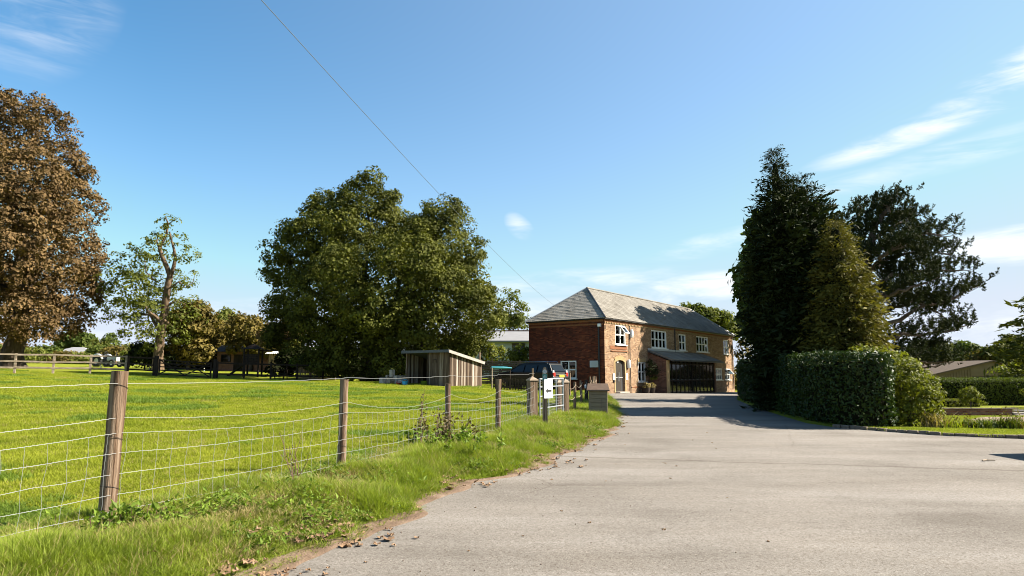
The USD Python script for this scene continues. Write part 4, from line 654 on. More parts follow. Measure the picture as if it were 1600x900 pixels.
wg_ = thing('wooden_gate', 'dark five barred wooden gate with two crossed braces', 'gate', (gx + .16, rl(gx), Hs(gx, rl(gx))), math.atan2(rl(gx2) - rl(gx), 3.75)); GL = 3.42; dz = Hs(gx2, rl(gx2)) - Hs(gx, rl(gx))
for h in (.16, .42, .66, .9, 1.12): b = MB(); b.bar((0, 0, h), (GL, 0, h + dz), .04, .075); b.build('bar', 'dark_wood', wg_)
for x in (.05, GL - .05): b = MB(); b.box((x, .001, .65 + dz * x / GL), (.09, .06, 1.1)); b.build('stile', 'dark_wood', wg_)
for a, c in (((.1, .18), (GL * .5, 1.1)), ((.1, 1.1), (GL * .5, .18)), ((GL * .5, .18), (GL - .1, 1.1)), ((GL * .5, 1.1), (GL - .1, .18))): b = MB(); b.bar((a[0], -.045, a[1] + dz * a[0] / GL), (c[0], -.045, c[1] + dz * c[0] / GL), .035, .07); b.build('brace', 'dark_wood', wg_)
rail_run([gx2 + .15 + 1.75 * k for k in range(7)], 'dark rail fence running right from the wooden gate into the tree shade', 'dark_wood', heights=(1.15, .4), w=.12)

# ------------------------------------------------------------------ behind the far fence
def gz_(x, y): return Hs(x, y)
def far_house(name, label, x, y, w, d, wallh, roofh, wm, rm, rz=0.0, chim=None, hip=0.0, base=None, cat='house', windows=()):
    g = Hs(x, y) if base is None else base; t = thing(name, label, cat, (x, y, g), rz); b = MB(); b.box((0, 0, wallh / 2 - .2), (w, d, wallh + .4)); wl = b.build('wall', wm, t)
    o = .3; hw, hd = w / 2 + o, d / 2 + o; h_ = hip * hd; b = MB(); b.add([(-hw, -hd, wallh), (hw, -hd, wallh), (hw, hd, wallh), (-hw, hd, wallh), (-hw + h_, 0, wallh + roofh), (hw - h_, 0, wallh + roofh)], [[0, 1, 5, 4], [2, 3, 4, 5], [1, 2, 5, 5], [3, 0, 4, 4], [0, 3, 2, 1]]); r = b.build('roof', rm, t)
    if chim is not None: b = MB(); b.box((chim, .3, wallh + roofh), (.7, .7, 1.6)); c = b.build('chimney', 'brick_orange', r); b = MB(); [b.lathe([(.1, 0), (.13, .3), (0, .32)], (chim + s * .18, .3, wallh + roofh + .8), 8) for s in (-1, 1)]; b.build('chimney_pot', 'terracotta', c)
    for wx, wz, ww, wh2 in windows:
        b = MB(); b.box((wx, -d / 2 - .02, wz), (ww, .08, wh2)); f = b.build('window', 'white_paint' if wm != 'stable_brick' else 'dark_wood', t); b = MB(); b.box((wx, -d / 2 - .065, wz), (ww - .14, .012, wh2 - .14)); b.build('pane', 'room_glass', f)
    return t
noisy('stable_brick', [(.3, (.16, .075, .045)), (.7, (.24, .13, .085))], 4, rough=.9, coord='world')
far_house('far_house', 'distant house with pinkish tiled roof at the left edge of the photo', -76, 96, 9, 7, 1.5, 1.7, 'stable_brick', 'far_tile', .1, None, .8, windows=((-2, .8, 1.1, 1.0), (2, .8, 1.1, 1.0)))
far_house('far_house', 'distant bungalow with long grey hipped roof', -67.5, 100, 7, 7, 1.3, 1.4, 'stable_brick', 'grey_roof', .15, None, .8, windows=((-2, .7, 1.1, .9), (1.6, .7, 1.1, .9)))
far_house('far_house', 'distant house with brown tiled roof right of the grey roofed bungalow', -63.2, 98, 5, 6, 1.1, 1.2, 'stable_brick', 'far_tile', -.1, None, .6, windows=((0, .6, 1.1, .8),))
st = far_house('stable', 'low brick stable with dark openings half hidden under the trees', -25.3, 62, 4.6, 4, 1.75, .7, 'stable_brick', 'dark_slate', .1, None, 0, cat='stable', windows=((-1.5, 1.15, .9, .7), (.7, 1.1, .9, .8)))
b = MB(); b.box((-.4, -2.03, .75), (.8, .06, 1.5)); b.build('door', 'dark_wood', st)
hut = thing('plank_hut', 'brown plank hut with white corrugated roof under the big tree', 'hut', (-19.4, 60, Hs(-19.4, 60)), .0)
for k in range(26): b = MB(); b.cbox((-2.6 + k * .205, -1.5, .8), (.196, .03, 1.9), .004); b.build('plank', 'bamboo', hut)
b = MB(); b.box((0, .1, .8), (5.2, 3.0, 1.8)); b.build('wall', 'brown_wood', hut); b = MB(); xs = np.arange(-2.9, 2.91, .05); zz = .04 * np.sin(xs * 2 * PI / .2); v = np.concatenate([np.stack([xs, np.full_like(xs, -1.9), 1.72 + zz], 1), np.stack([xs, np.full_like(xs, 1.9), 2.5 + zz], 1)]); n = len(xs); k = np.arange(n - 1); b.add(v, np.stack([k, k + 1, n + k + 1, n + k], 1)); b.add(v - (0, 0, .03), np.stack([n + k, n + k + 1, k + 1, k], 1)); b.build('corrugated_roof', 'tin_white', hut)
bf = thing('cane_fence', 'short fence of upright canes under a green bush', 'fence')
for k in range(34): x = -16.1 + k * .085; b = MB(); b.tube([(x, 48.6, Hs(x, 48.6) - .1), (x + rng.normal(0, .015), 48.6, Hs(x, 48.6) + 1.05 + rng.normal(0, .05))], .034, 6); b.build('cane', 'bamboo', bf)
for h in (.3, .85): b = MB(); b.bar((-16.2, 48.65, Hs(-16, 48.6) + h), (-13.2, 48.65, Hs(-13.2, 48.6) + h), .03, .04); b.build('rail', 'dark_wood', bf)
# dark play frame and bench in the shade
pg = thing('play_frame', 'dark timber climbing tower with a sloping ramp behind the rail fence', 'climbing frame', (-20.3, 50.5, Hs(-20.3, 50.5)), .1)
for x in (-.55, .55):
    for y in (-.5, .5): b = MB(); b.cbox((x, y, 1.0), (.12, .12, 2.4), .01); b.build('post', 'dark_wood', pg)
for k in range(6): b = MB(); b.cbox((0, -.52, 1.0 + k * .13), (1.1, .03, .12), .004); b.build('side_board', 'dark_wood', pg)
b = MB(); b.box((0, 0, .95), (1.2, 1.1, .06)); b.build('platform', 'dark_wood', pg); b = MB(); b.add([(-.75, -.65, 2.1), (.75, -.65, 2.1), (.75, .65, 2.1), (-.75, .65, 2.1), (0, 0, 2.55)], [[0, 1, 4], [1, 2, 4], [2, 3, 4], [3, 0, 4], [0, 3, 2], [0, 2, 1]]); b.build('roof', 'dark_wood', pg)
b = MB(); b.bar((-.5, -.1, 1.0), (-1.8, -.1, .05), .6, .05); b.build('ramp', 'dark_wood', pg); b = MB(); b.bar((.5, 0, 2.0), (2.6, 0, 2.0), .1, .1); b.build('swing_beam', 'dark_wood', pg)
for y in (-.6, .6): b = MB(); b.bar((2.55, 0, 2.0), (2.75, y, 0), .09, .09); b.build('swing_leg', 'dark_wood', pg)
for x in (1.3, 1.7): b = MB(); b.tube([(x, 0, 2.0), (x, .02, .5)], .012, 4); b.build('swing_rope', 'bamboo', pg)
b = MB(); b.cbox((1.5, .02, .48), (.5, .18, .04), .008); b.build('swing_seat', 'dark_wood', pg)
pb = thing('picnic_bench', 'dark wooden picnic bench in front of the plank hut', 'bench', (-17.3, 48.0, Hs(-17.3, 48)), .1)
for k in range(4): b = MB(); b.cbox((0, -.25 + k * .16, .72), (1.3, .14, .04), .005); b.build('top_board', 'dark_wood', pb)
for y in (-.65, .65): b = MB(); b.cbox((0, y, .43), (1.3, .22, .04), .005); b.build('seat', 'dark_wood', pb)
for x in (-.45, .45):
    for s in (-1, 1): b = MB(); b.bar((x, s * .2, .7), (x, s * .6, 0), .06, .09); b.build('leg', 'dark_wood', pb)
    b = MB(); b.bar((x, -.7, .38), (x, .7, .38), .06, .08); b.build('crossbar', 'dark_wood', pb)
# vintage tractor
tr_ = thing('vintage_tractor', 'old grey and white tractor standing beyond the pale rail fence', 'tractor', (-41.4, 66, Hs(-41.4, 66)), -.25)
def wheel(x, y, r, w, name='wheel', hub='clear_lamp'):
    m = MB(); m.lathe([(r * .55, -w / 2), (r * .9, -w / 2), (r, -w * .3), (r, w * .3), (r * .9, w / 2), (r * .55, w / 2)], (0, 0, 0), 22); v, f = m.arrays(); o = part(tr_, name, (v[:, [0, 2, 1]] + (x, y, r), f[:, ::-1]), 'rubber', 40)
    m = MB(); m.lathe([(0, -.05), (r * .56, -.06), (r * .56, .06), (0, .05)], (0, 0, 0), 18); v, f = m.arrays(); part(o, 'rim', (v[:, [0, 2, 1]] + (x, y, r), f[:, ::-1]), hub)
    m = MB(); [m.box((x + r * math.cos(a), y, r + r * math.sin(a)), (.05, w, .07), R=np.array([[math.cos(a), 0, -math.sin(a)], [0, 1, 0], [math.sin(a), 0, math.cos(a)]])) for a in np.arange(16) * PI / 8]; part(o, 'tread', m.arrays(), 'rubber')
for s in (-1, 1): wheel(-.75, s * .62, .58, .28); wheel(1.0, s * .5, .36, .16)
b = MB(); b.cbox((.6, 0, .82), (1.2, .46, .5), .08); b.build('bonnet', 'grey_board', tr_); b = MB(); b.cbox((1.24, 0, .8), (.08, .44, .5), .03); b.build('grille', 'paper', tr_); b = MB(); b.cbox((-.4, 0, .68), (1.3, .36, .34), .05); b.build('gearbox', 'dark_plastic', tr_)
for s in (-1, 1): b = MB(); b.tube([(-.75 + .68 * math.cos(a), s * .62, .58 + .68 * math.sin(a)) for a in np.linspace(.3, 2.9, 9)], .1, 6); b.build('mudguard', 'paper', tr_)
b = MB(); b.cbox((-.75, 0, 1.0), (.4, .45, .08), .03); b.cbox((-.95, 0, 1.15), (.06, .45, .3), .02); b.build('seat', 'dark_plastic', tr_); b = MB(); b.tube([(-.1, 0, 1.0), (-.35, 0, 1.35)], .025, 6); t_ = np.linspace(0, 2 * PI, 14); b.tube(np.stack([-.36 + .08 * np.cos(t_), .2 * np.sin(t_), 1.37 + .16 * np.cos(t_)], 1), .02, 5, False); b.build('steering_wheel', 'dark_plastic', tr_); b = MB(); b.tube([(.9, .1, 1.0), (.9, .1, 1.55)], .04, 8); b.build('exhaust', 'dark_plastic', tr_)
# white barrel on legs, white marker stakes in the far paddock
x, y = -32.8, 58.5; wb = thing('white_barrel', 'white round topped barrel on short legs beside the gnarled tree', 'barrel', (x, y, Hs(x, y))); b = MB(); b.lathe([(0, .35), (.16, .35), (.2, .45), (.24, .7), (.26, .85), (.2, 1.0), (.08, 1.06), (0, 1.07)], (0, 0, 0), 16); b.build('body', 'paper', wb, 50)
for a in (.5, 2.6, 4.7): b = MB(); b.tube([(.14 * math.cos(a), .14 * math.sin(a), -.05), (.12 * math.cos(a), .12 * math.sin(a), .38)], .035, 6); b.build('leg', 'paper', wb)
for (u, y, h), lb in zip(((162.5, 57, .32), (203.5, 58, .3), (260, 56, .28), (323, 57, .28)), ('short white stake in the grass below the old tractor', 'short white stake left of the thick dark gate post', 'short white stake seen through the crossed wooden gate', 'short white stake just right of the crossed wooden gate')):
    x = (u - 800) / 1000 * y; b = MB(); b.cbox((x, y, Hs(x, y) + h / 2 - .05), (.09, .05, h + .1), .01); solo('marker_stake', b.arrays(), 'paper', lb, 'stake')
# telegraph pole far left, overhead cable to the house
x, y = -40.4, 80; tp = thing('utility_pole', 'thin far pole with a white cap above the distant hedge', 'pole', (x, y, Hs(x, y))); b = MB(); b.tube([(0, 0, -.3), (0, 0, 3.4)], .07, 8); b.build('shaft', 'dark_wood', tp); b = MB(); b.tube([(0, 0, 3.1), (0, 0, 3.75)], .1, 8); b.build('cap', 'paper', tp)
hip_ = lambda t: HC + HD1 * (-.2 + 3.2 * t) + HD2 * (6.2 - 3.2 * t) + V(0, 0, 4.83 + 2.49 * t)     # along the left hip of the house roof
A_, B_ = hip_(.47) + V(0, 0, .05), V(-3.78, 7.0, 6.73); t = np.linspace(0, 1.25, 70)[:, None]; p = A_ + (B_ - A_) * t; p[:, 2] -= .36 * 4 * t[:, 0] * (1 - t[:, 0])
b = MB(); b.tube(p, .0055, 5); solo('overhead_cable', b.arrays(), 'cable', 'thin overhead cable running from the house roof up across the sky', 'cable', True)

# ------------------------------------------------------------------ garden on the right
def along(poly, step):
    ln = LineString(poly); return [ln.interpolate(s).coords[0] for s in np.arange(0, ln.length, step)]
KL = along([(RE[i, 1], RE[i, 0]) for i in range(len(RE)) if 12.4 < RE[i, 0] < 16.9][::-1], .23)
kerb = thing('kerb', None, None); kerb.SetCustomDataByKey('kind', 'structure'); rng = np.random.default_rng(31)
for k, ((x0_, y0_), (x1_, y1_)) in enumerate(zip(KL, KL[1:])):
    if x0_ > 19: break
    b = MB(); a = math.atan2(y1_ - y0_, x1_ - x0_); b.cbox(((x0_ + x1_) / 2 + rng.normal(0, .008), (y0_ + y1_) / 2 + .06 + rng.normal(0, .008), float(z_road(x0_, y0_)) + .005 + rng.normal(0, .006)), (.215, .11, .13), .012, a + rng.normal(0, .03)); b.build('kerb_stone', 'kerb_stone', kerb)
gp = Polygon([(12.75, 16.9), (13.6, 15.9), (16, 15.5), (30, 15), (32, 24), (27, 29.6), (21, 29.2), (17.5, 25), (14.5, 20.5)]); tri = trimesh.creation.triangulate_polygon(gp.segmentize(.7), engine='earcut')
m = trimesh.Trimesh(np.c_[tri[0], np.zeros(len(tri[0]))], tri[1]).subdivide().subdivide(); v = np.array(m.vertices); v[:, 2] = H(v[:, 0], v[:, 1]) + .012; struct('gravel_path', (v, np.array(m.faces)), 'gravel')
TZ = -.28; b = MB(); b.box((37, 41.2, TZ - .5), (34, 18, 1.0)); v, f = trimesh.remesh.subdivide_to_size(*b.arrays(), 4.0); struct('terrace_lawn', (v, f), 'lawn')
gw = thing('garden_wall', 'low red brick retaining wall with steps below the dark clipped hedge', 'wall', (0, 32, 0)); b = MB(); b.box((21.9, 0, TZ - .28), (5.2, .24, .52)); b.box((36.2, 0, TZ - .28), (19.6, .24, .52)); b.build('brickwork', 'brick_garden', gw)
for a, c in ((19.3, 24.5), (26.4, 46)):
    for x in np.arange(a, min(c, 34), .46): b = MB(); b.cbox((x + .22, -.01, TZ + .005), (.445, .3, .05), .008); b.build('coping_stone', 'kerb_stone', gw)
for k in range(4): b = MB(); b.cbox((25.45, -.55 + k * .28, TZ - .42 + k * .105), (1.85, .32, .07), .01); b.build('step', 'stone_block', gw); b = MB(); b.box((25.45, -.4 + k * .28, TZ - .5 + k * .105), (1.8, .05, .1)); b.build('riser', 'brick_garden', gw)
barn = thing('barn', 'low brown sheet clad barn behind the dark clipped hedge', 'barn', (56, 76, -.7)); pk = V(.6, 3.35)
b = MB(); b.prism(Polygon([(-7.5, -.5), (7.6, -.5), (7.6, 1.75), (.6, 3.55), (-7.5, 1.75)]).difference(sbox(-1.9, .4, .6, 1.75)).difference(sbox(3.1, .4, 5.4, 1.7)), .2, Rf, (0, 0, 0)); b.build('gable_wall', 'barn_sheet', barn)
b = MB(); [b.box((x, -.02, (3.5 - abs(x - .6) * .2571 - .1 - .5) / 2 + .0), (.06, .04, 3.5 - abs(x - .6) * .2571 + .3)) for x in np.arange(-7.3, 7.5, .33) if not (-1.95 < x < .65 or 3.05 < x < 5.45)]; tag(b.build('sheet_ribs', 'barn_sheet', barn), kind='stuff')
b = MB(); b.add([(.6, -.3, 3.66), (8.1, -.3, 1.72), (8.1, 14, 1.72), (.6, 14, 3.66), (-8, -.3, 1.72), (-8, 14, 1.72)], [[0, 1, 2, 3], [4, 0, 3, 5]]); b.add([(.6, -.3, 3.54), (8.1, -.3, 1.6), (8.1, 14, 1.6), (.6, 14, 3.54), (-8, -.3, 1.6), (-8, 14, 1.6)], [[3, 2, 1, 0], [5, 3, 0, 4]]); b.bar((.6, -.31, 3.6), (8.1, -.31, 1.66), .04, .14); b.bar((.6, -.31, 3.6), (-8, -.31, 1.66), .04, .14); b.build('roof', 'brown_wood', barn)
b = MB(); b.box((0, 7, .6), (14.8, 13.5, 2.2)); b.build('dark_inside', 'room_dark', barn)
for x0_, x1_ in ((-1.9, .6), (3.1, 5.4)): b = MB(); b.box(((x0_ + x1_) / 2, .1, 1.05), (x1_ - x0_ - .02, .1, 1.28)); b.build('opening', 'ink', barn)
b = MB(); b.add([(7.7, .6, 1.75), (13, .6, 1.3), (13, 8, 1.3), (7.7, 8, 1.75), (7.7, .6, 1.66), (13, .6, 1.2), (13, 8, 1.2), (7.7, 8, 1.66)], [[0, 1, 2, 3], [7, 6, 5, 4], [0, 4, 5, 1], [1, 5, 6, 2], [2, 6, 7, 3], [3, 7, 4, 0]]); w_ = b.build('side_roof', 'tin_white', barn); b = MB(); b.box((10.2, 4, .2), (4.6, 6, 1.9)); b.build('side_wall', 'barn_sheet', barn)
# planters by the front door
def planter(x, y, label, kind):
    p = HC + HD1 * x - HD2 * y; t = thing('planter', label, 'planter', (p[0], p[1], float(z_road(p[0], p[1])) + .002)); b = MB()
    if kind == 'half': b.lathe([(0, 0), (.24, 0), (.29, .18), (.3, .36), (.27, .36), (.25, .3), (0, .3)], (0, 0, 0), 16); b.build('tub', 'dark_wood', t, 40)
    else: b.lathe([(0, 0), (.16, 0), (.2, .3), (.24, .34), (.24, .38), (.19, .38), (.18, .3), (0, .3)], (0, 0, 0), 16); b.build('pot', 'terracotta', t, 40)
    return t
# ------------------------------------------------------------------ trees
def px(u, v, y):
    """point at distance y ahead seen in direction (u, v) of the 1600 x 900 photograph"""
    a, b, th = (u - 800) / 1000, (450 - v) / 1000, math.radians(PITCH); d = V(a, math.cos(th) - b * math.sin(th), math.sin(th) + b * math.cos(th)); return V(0, 0, 1.45) + d * (y / d[1])
def lob(L, y): return [(*px(u, v, y + dy), r * (y + dy) / 1000) for u, v, r, dy in L]
def rooted(x, y): return (x, y, Hs(x, y))
# the great round sycamore in the middle
tree('sycamore_tree', 'huge broad dark green tree behind the plank shed', rooted(-10.2, 47), 14, .65, lob([(560, 375, 92, 0), (575, 320, 52, 0), (520, 335, 46, 1), (480, 395, 60, 0), (450, 428, 36, 1), (458, 360, 18, 1), (682, 395, 74, -1), (692, 342, 38, 0), (640, 362, 36, 1), (600, 450, 110, -4), (690, 480, 88, -3), (736, 470, 36, -1), (732, 530, 32, -1), (515, 480, 80, -2), (455, 490, 40, 1), (442, 525, 24, 2), (560, 540, 70, -2), (640, 545, 75, -3), (708, 545, 36, -2), (500, 550, 45, 1)], 47), 'leaf_sycamore', 1, leaf=.2, clump=.6, dens=1.05, per=38, inner=.4, split=.28, under=1.6)
# the copper coloured chestnut at the left edge
tree('chestnut_tree', 'towering russet brown chestnut tree at the left edge of the photo', rooted(-41, 53), 20, .8, lob([(10, 198, 70, 0), (58, 205, 53, 0), (92, 262, 46, 0), (112, 325, 50, 0), (108, 395, 54, 0), (92, 450, 50, 0), (60, 500, 48, -1), (100, 500, 36, 1), (25, 290, 85, -4), (20, 400, 90, -5), (15, 490, 66, -4), (-60, 240, 110, 0), (-90, 350, 130, -3), (-70, 470, 100, -3), (60, 350, 60, -5), (118, 455, 32, 1), (55, 278, 45, -5)], 53), 'leaf_chestnut', 2, leaf=.25, clump=.72, dens=.85, per=36, inner=.25, split=.25)
# the gnarled half bare tree
def gnarled():
    rng = np.random.default_rng(77); t = thing('gnarled_tree', 'tall gnarled half bare tree with a twisting pale trunk', 'tree', rooted(-30.2, 55)); o = V(*rooted(-30.2, 55)); P = lambda L: np.array([px(u, v, 55 + d) for u, v, d in L]) - o
    mb = MB(); mb.tube(P([(246, 592, 0), (247, 560, 0), (250, 530, 0), (256, 500, .3), (259, 470, 0), (262, 448, 0), (266, 430, .2)]), [.6, .42, .36, .33, .3, .28, .25], 10)
    for L, r in (([(266, 432, .2), (261, 418, 0), (254, 402, -.3), (249, 388, 0), (254, 378, .2), (260, 366, 0), (263, 350, 0), (258, 338, .2)], (.3, .07)), ([(266, 432, .2), (271, 418, 0), (274, 404, .3), (272, 390, 0), (268, 376, .3), (265, 362, 0)], (.26, .07)), ([(254, 505, .3), (242, 494, -.5), (231, 486, -1), (226, 476, -1.2)], (.26, .1)), ([(250, 520, 0), (235, 492, .5), (210, 490, 1), (196, 500, 1)], (.2, .06)), ([(258, 480, 0), (275, 470, .6), (290, 476, 1)], (.16, .05)), ([(256, 500, 0), (270, 510, .6), (284, 500, 1)], (.18, .06)), ([(262, 452, 0), (280, 440, -.3), (290, 450, 0), (302, 440, 0), (304, 430, .1)], (.1, .025)), ([(249, 388, 0), (245, 378, .2), (246, 372, .2)], (.14, .06)), ([(263, 350, 0), (270, 345, 0), (279, 340, 0)], (.06, .02)), ([(244, 440, .5), (228, 425, .5), (226, 405, .5)], (.1, .04))):
        mb.tube(P(L), np.linspace(r[0] * .75, r[1] * .75, len(L)), 7)
    mb.build('trunk', 'pale_bark', t, 50)
    L = [(192, 432, 30, 0), (212, 412, 24, 1), (205, 455, 32, -1), (180, 462, 24, 0), (222, 470, 30, 0), (240, 445, 24, 1), (232, 400, 20, 0), (250, 372, 18, 0), (262, 352, 13, 0), (285, 402, 18, 0), (276, 375, 14, 1), (284, 440, 18, 1), (225, 500, 26, 0), (205, 515, 18, 0), (190, 490, 22, 1), (275, 470, 24, 1.5), (288, 492, 26, 1.5), (165, 480, 14, 0), (240, 530, 20, 0), (270, 520, 26, 1)]
    part(t, 'crown', join([crown(np.array(lob(L, 55)) - [*o, 0], 78, .55, .72, 22, .22, .2, rough=.4, billow=False), crown(np.array(lob([(195, 445, 30, 0), (270, 515, 34, 1), (222, 470, 30, 0)], 55.5)) - [*o, 0], 79, .6, .42, 20, .26, .3, rough=.3, billow=False)]), 'leaf_ash'); return t
gnarled()
BG = [('bronze_tree', 'greenish gold tree filling in right of the gnarled trunk', 58, [(285, 505, 24, 0), (300, 520, 28, 0), (310, 495, 20, 0), (295, 548, 30, 0)], 'leaf_bronze', .34, .9), ('dark_bush', 'dark round bush at the foot of the gnarled tree', 57, [(228, 555, 18, 0), (248, 560, 16, 0), (215, 562, 12, 0)], 'leaf_cypress', .3, 1.2),
      ('bronze_tree', 'russet leaved tree between the gnarled tree and the big dark tree', 63, [(332, 520, 24, 0), (350, 530, 22, 0), (325, 545, 22, 0)], 'leaf_bronze', .34, .9), ('bronze_tree', 'golden brown tree touching the left side of the big dark tree', 60, [(375, 515, 22, 0), (400, 522, 24, 0), (385, 545, 24, 0), (420, 540, 20, 0)], 'leaf_bronze', .34, .8), ('bronze_tree', 'reddish low tree at the left skirt of the big dark tree', 52, [(445, 530, 22, 0), (465, 520, 16, 0), (425, 520, 14, 0)], 'leaf_chestnut', .32, .8),
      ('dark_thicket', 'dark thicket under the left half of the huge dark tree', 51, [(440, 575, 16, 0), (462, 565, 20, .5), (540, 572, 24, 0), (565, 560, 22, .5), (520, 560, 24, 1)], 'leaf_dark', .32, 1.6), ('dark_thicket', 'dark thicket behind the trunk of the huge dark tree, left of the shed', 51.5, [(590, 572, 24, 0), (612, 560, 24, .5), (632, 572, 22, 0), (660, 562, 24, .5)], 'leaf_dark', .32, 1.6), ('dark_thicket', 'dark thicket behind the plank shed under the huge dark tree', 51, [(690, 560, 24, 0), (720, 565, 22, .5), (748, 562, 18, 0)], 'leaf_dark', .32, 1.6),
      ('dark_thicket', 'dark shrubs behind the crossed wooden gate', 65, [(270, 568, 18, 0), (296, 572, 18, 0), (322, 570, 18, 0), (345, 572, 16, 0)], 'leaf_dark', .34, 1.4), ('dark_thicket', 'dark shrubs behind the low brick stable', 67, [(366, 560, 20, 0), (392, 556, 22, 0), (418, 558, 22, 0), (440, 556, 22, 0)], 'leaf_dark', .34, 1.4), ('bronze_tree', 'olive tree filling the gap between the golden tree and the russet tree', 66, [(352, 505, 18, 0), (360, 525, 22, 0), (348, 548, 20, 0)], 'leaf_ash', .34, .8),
      ('green_bush', 'bright green bush on top of the cane fence', 48.8, [(478, 563, 9, 0), (495, 562, 11, 0), (512, 566, 9, 0), (465, 566, 7, 0)], 'leaf_weed', .16, 1.2),
      ('distant_tree', 'pale rounded tree above the far grey bungalow roof', 112, [(120, 533, 14, 0), (134, 540, 12, 0), (108, 542, 14, 0)], 'leaf_green', .6, 1), ('distant_tree', 'thin feathery tree standing up between far roofs and the gnarled tree', 110, [(169, 538, 8, 0), (170, 530, 5, 0), (166, 548, 9, 0)], 'leaf_green', .5, .7), ('distant_tree', 'small dark trees right of the brown far roof', 108, [(152, 545, 9, 0), (158, 550, 10, 0)], 'leaf_sycamore', .5, 1), ('distant_tree', 'low dark rounded tree near the thick gate post, far away', 104, [(202, 548, 8, 0), (206, 556, 12, 0), (193, 557, 9, 0)], 'leaf_sycamore', .5, 1),
      ('birch_tree', 'light feathery tree rising over the grey roofed white house', 66, [(797, 462, 11, 0), (806, 478, 13, 0), (788, 482, 13, 0), (800, 498, 18, 0), (816, 480, 7, 0), (780, 505, 18, 0), (812, 505, 10, 0)], 'leaf_ash', .26, .55), ('garden_tree', 'rounded yellow green tree over the far end of the slate roof', 78, [(1086, 492, 14, 0), (1105, 500, 18, 0), (1125, 505, 18, 0), (1075, 482, 6, 0), (1138, 520, 14, 0)], 'leaf_ash', .36, 1.2), ('red_bush', 'reddish bush at the far right corner of the brick house', 63.5, [(1152, 560, 10, 0), (1156, 585, 14, 0), (1148, 600, 12, 0), (1160, 545, 10, 0)], 'leaf_bronze', .26, 1),
      ('broadleaf_tree', 'tree top standing behind the tall dark cypress', 49.5, [(1235, 400, 52, 0), (1215, 440, 46, -.5), (1255, 450, 56, 0), (1205, 490, 40, 0), (1240, 500, 60, -1), (1225, 360, 36, 0), (1232, 395, 52, 3), (1222, 440, 50, 4), (1235, 480, 50, 3)], 'leaf_green', .6, 2.0), ('broadleaf_tree', 'tree standing beyond the cypress close to the far end of the brick house', 56.5, [(1240, 395, 50, 0), (1230, 450, 50, 0), (1258, 470, 55, 0), (1222, 420, 36, 0), (1245, 520, 55, 0), (1235, 420, 50, 3)], 'leaf_green', .6, 2.0),
      ('distant_tree', 'dark tree seen under the lowest pine bough', 92, [(1465, 556, 20, 0), (1440, 560, 18, 0)], 'leaf_sycamore', .45, 1), ('distant_tree', 'rounded green tree above the barn ridge', 96, [(1507, 552, 15, 0), (1522, 560, 14, 0), (1495, 562, 14, 0)], 'leaf_green', .5, 1), ('distant_tree', 'bronze tree just right of the round green one above the barn', 90, [(1535, 565, 13, 0), (1525, 572, 12, 0)], 'leaf_bronze', .4, 1), ('distant_tree', 'dark tree behind the fir at the right edge', 88, [(1562, 558, 18, 0), (1585, 550, 22, 0), (1600, 560, 26, 0)], 'leaf_sycamore', .45, 1), ('yellow_shrub', 'yellow green shrub showing over the right slope of the barn', 70, [(1580, 578, 12, 0), (1597, 576, 14, 0), (1566, 582, 9, 0)], 'leaf_yellow', .3, 1)]
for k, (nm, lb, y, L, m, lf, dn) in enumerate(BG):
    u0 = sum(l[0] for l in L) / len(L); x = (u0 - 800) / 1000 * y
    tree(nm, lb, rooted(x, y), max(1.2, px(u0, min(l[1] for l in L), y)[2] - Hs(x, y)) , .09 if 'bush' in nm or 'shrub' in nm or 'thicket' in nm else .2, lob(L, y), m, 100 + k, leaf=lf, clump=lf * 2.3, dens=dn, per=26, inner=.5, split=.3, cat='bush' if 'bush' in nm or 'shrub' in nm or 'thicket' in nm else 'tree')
# hedge of mixed bushes along the far left boundary
names = ['olive hedge bush at the far left edge under the chestnut', 'hedge bush below the pink far roof', 'dull green hedge bush under the middle of the chestnut', 'bright hedge bush under the right of the chestnut', 'yellowish hedge bush below the grey far bungalow', 'hedge bush between the grey and brown far roofs', 'hedge bush behind the old tractor', 'pale tall hedge bush beneath the thin feathery tree', 'yellow hedge bush left of the thick dark gate post', 'hedge bush far behind the crossed wooden gate']
for k, lb in enumerate(names):
    u = -8 + 27 * k; y = 86 - (k % 3) * 2
    tree('hedge_bush', lb, rooted((u - 800) / 1000 * y, y), 2, .08, lob([(u - 6, 556 + 8 * (k in (4, 5)), 12, 0), (u + 8, 553 + (k * 7) % 6 + 8 * (k in (4, 5)), 12, 0), (u + 2, 565, 11, 0), (u + 14, 562 + 5 * (k in (4, 5)), 11, 0)], y), ('leaf_green', 'leaf_bronze', 'leaf_ash')[k % 3], 200 + k, leaf=.35, clump=.8, dens=1.1, per=20, cat='bush')
for k, (u, r, lb) in enumerate(((766, 8, 'leftmost pointed shrub behind the slatted fence'), (781, 8, 'pointed yellow green shrub against the left of the white house'), (799, 6, 'thin upright shrub before the white house wall'), (812, 8, 'tall dark upright shrub below the white house window'), (824, 6, 'pointed shrub tight against the red brick end wall'))):
    y = 46.5 + (k % 2) * .8; tree('pointed_shrub', lb, rooted((u - 800) / 1000 * y, y), 1.5, .06, lob([(u, 580, r, 0), (u - 2, 566, r * .85, 0), (u + 2, 554, r * .6, 0), (u, 545 + (k % 3) * 4, r * .35, 0), (u + 4, 560, r * .5, .3)], y), 'leaf_yellow' if k != 3 else 'leaf_green', 230 + k, leaf=.16, clump=.4, dens=1.2, per=22, cat='shrub', zs=1.5)
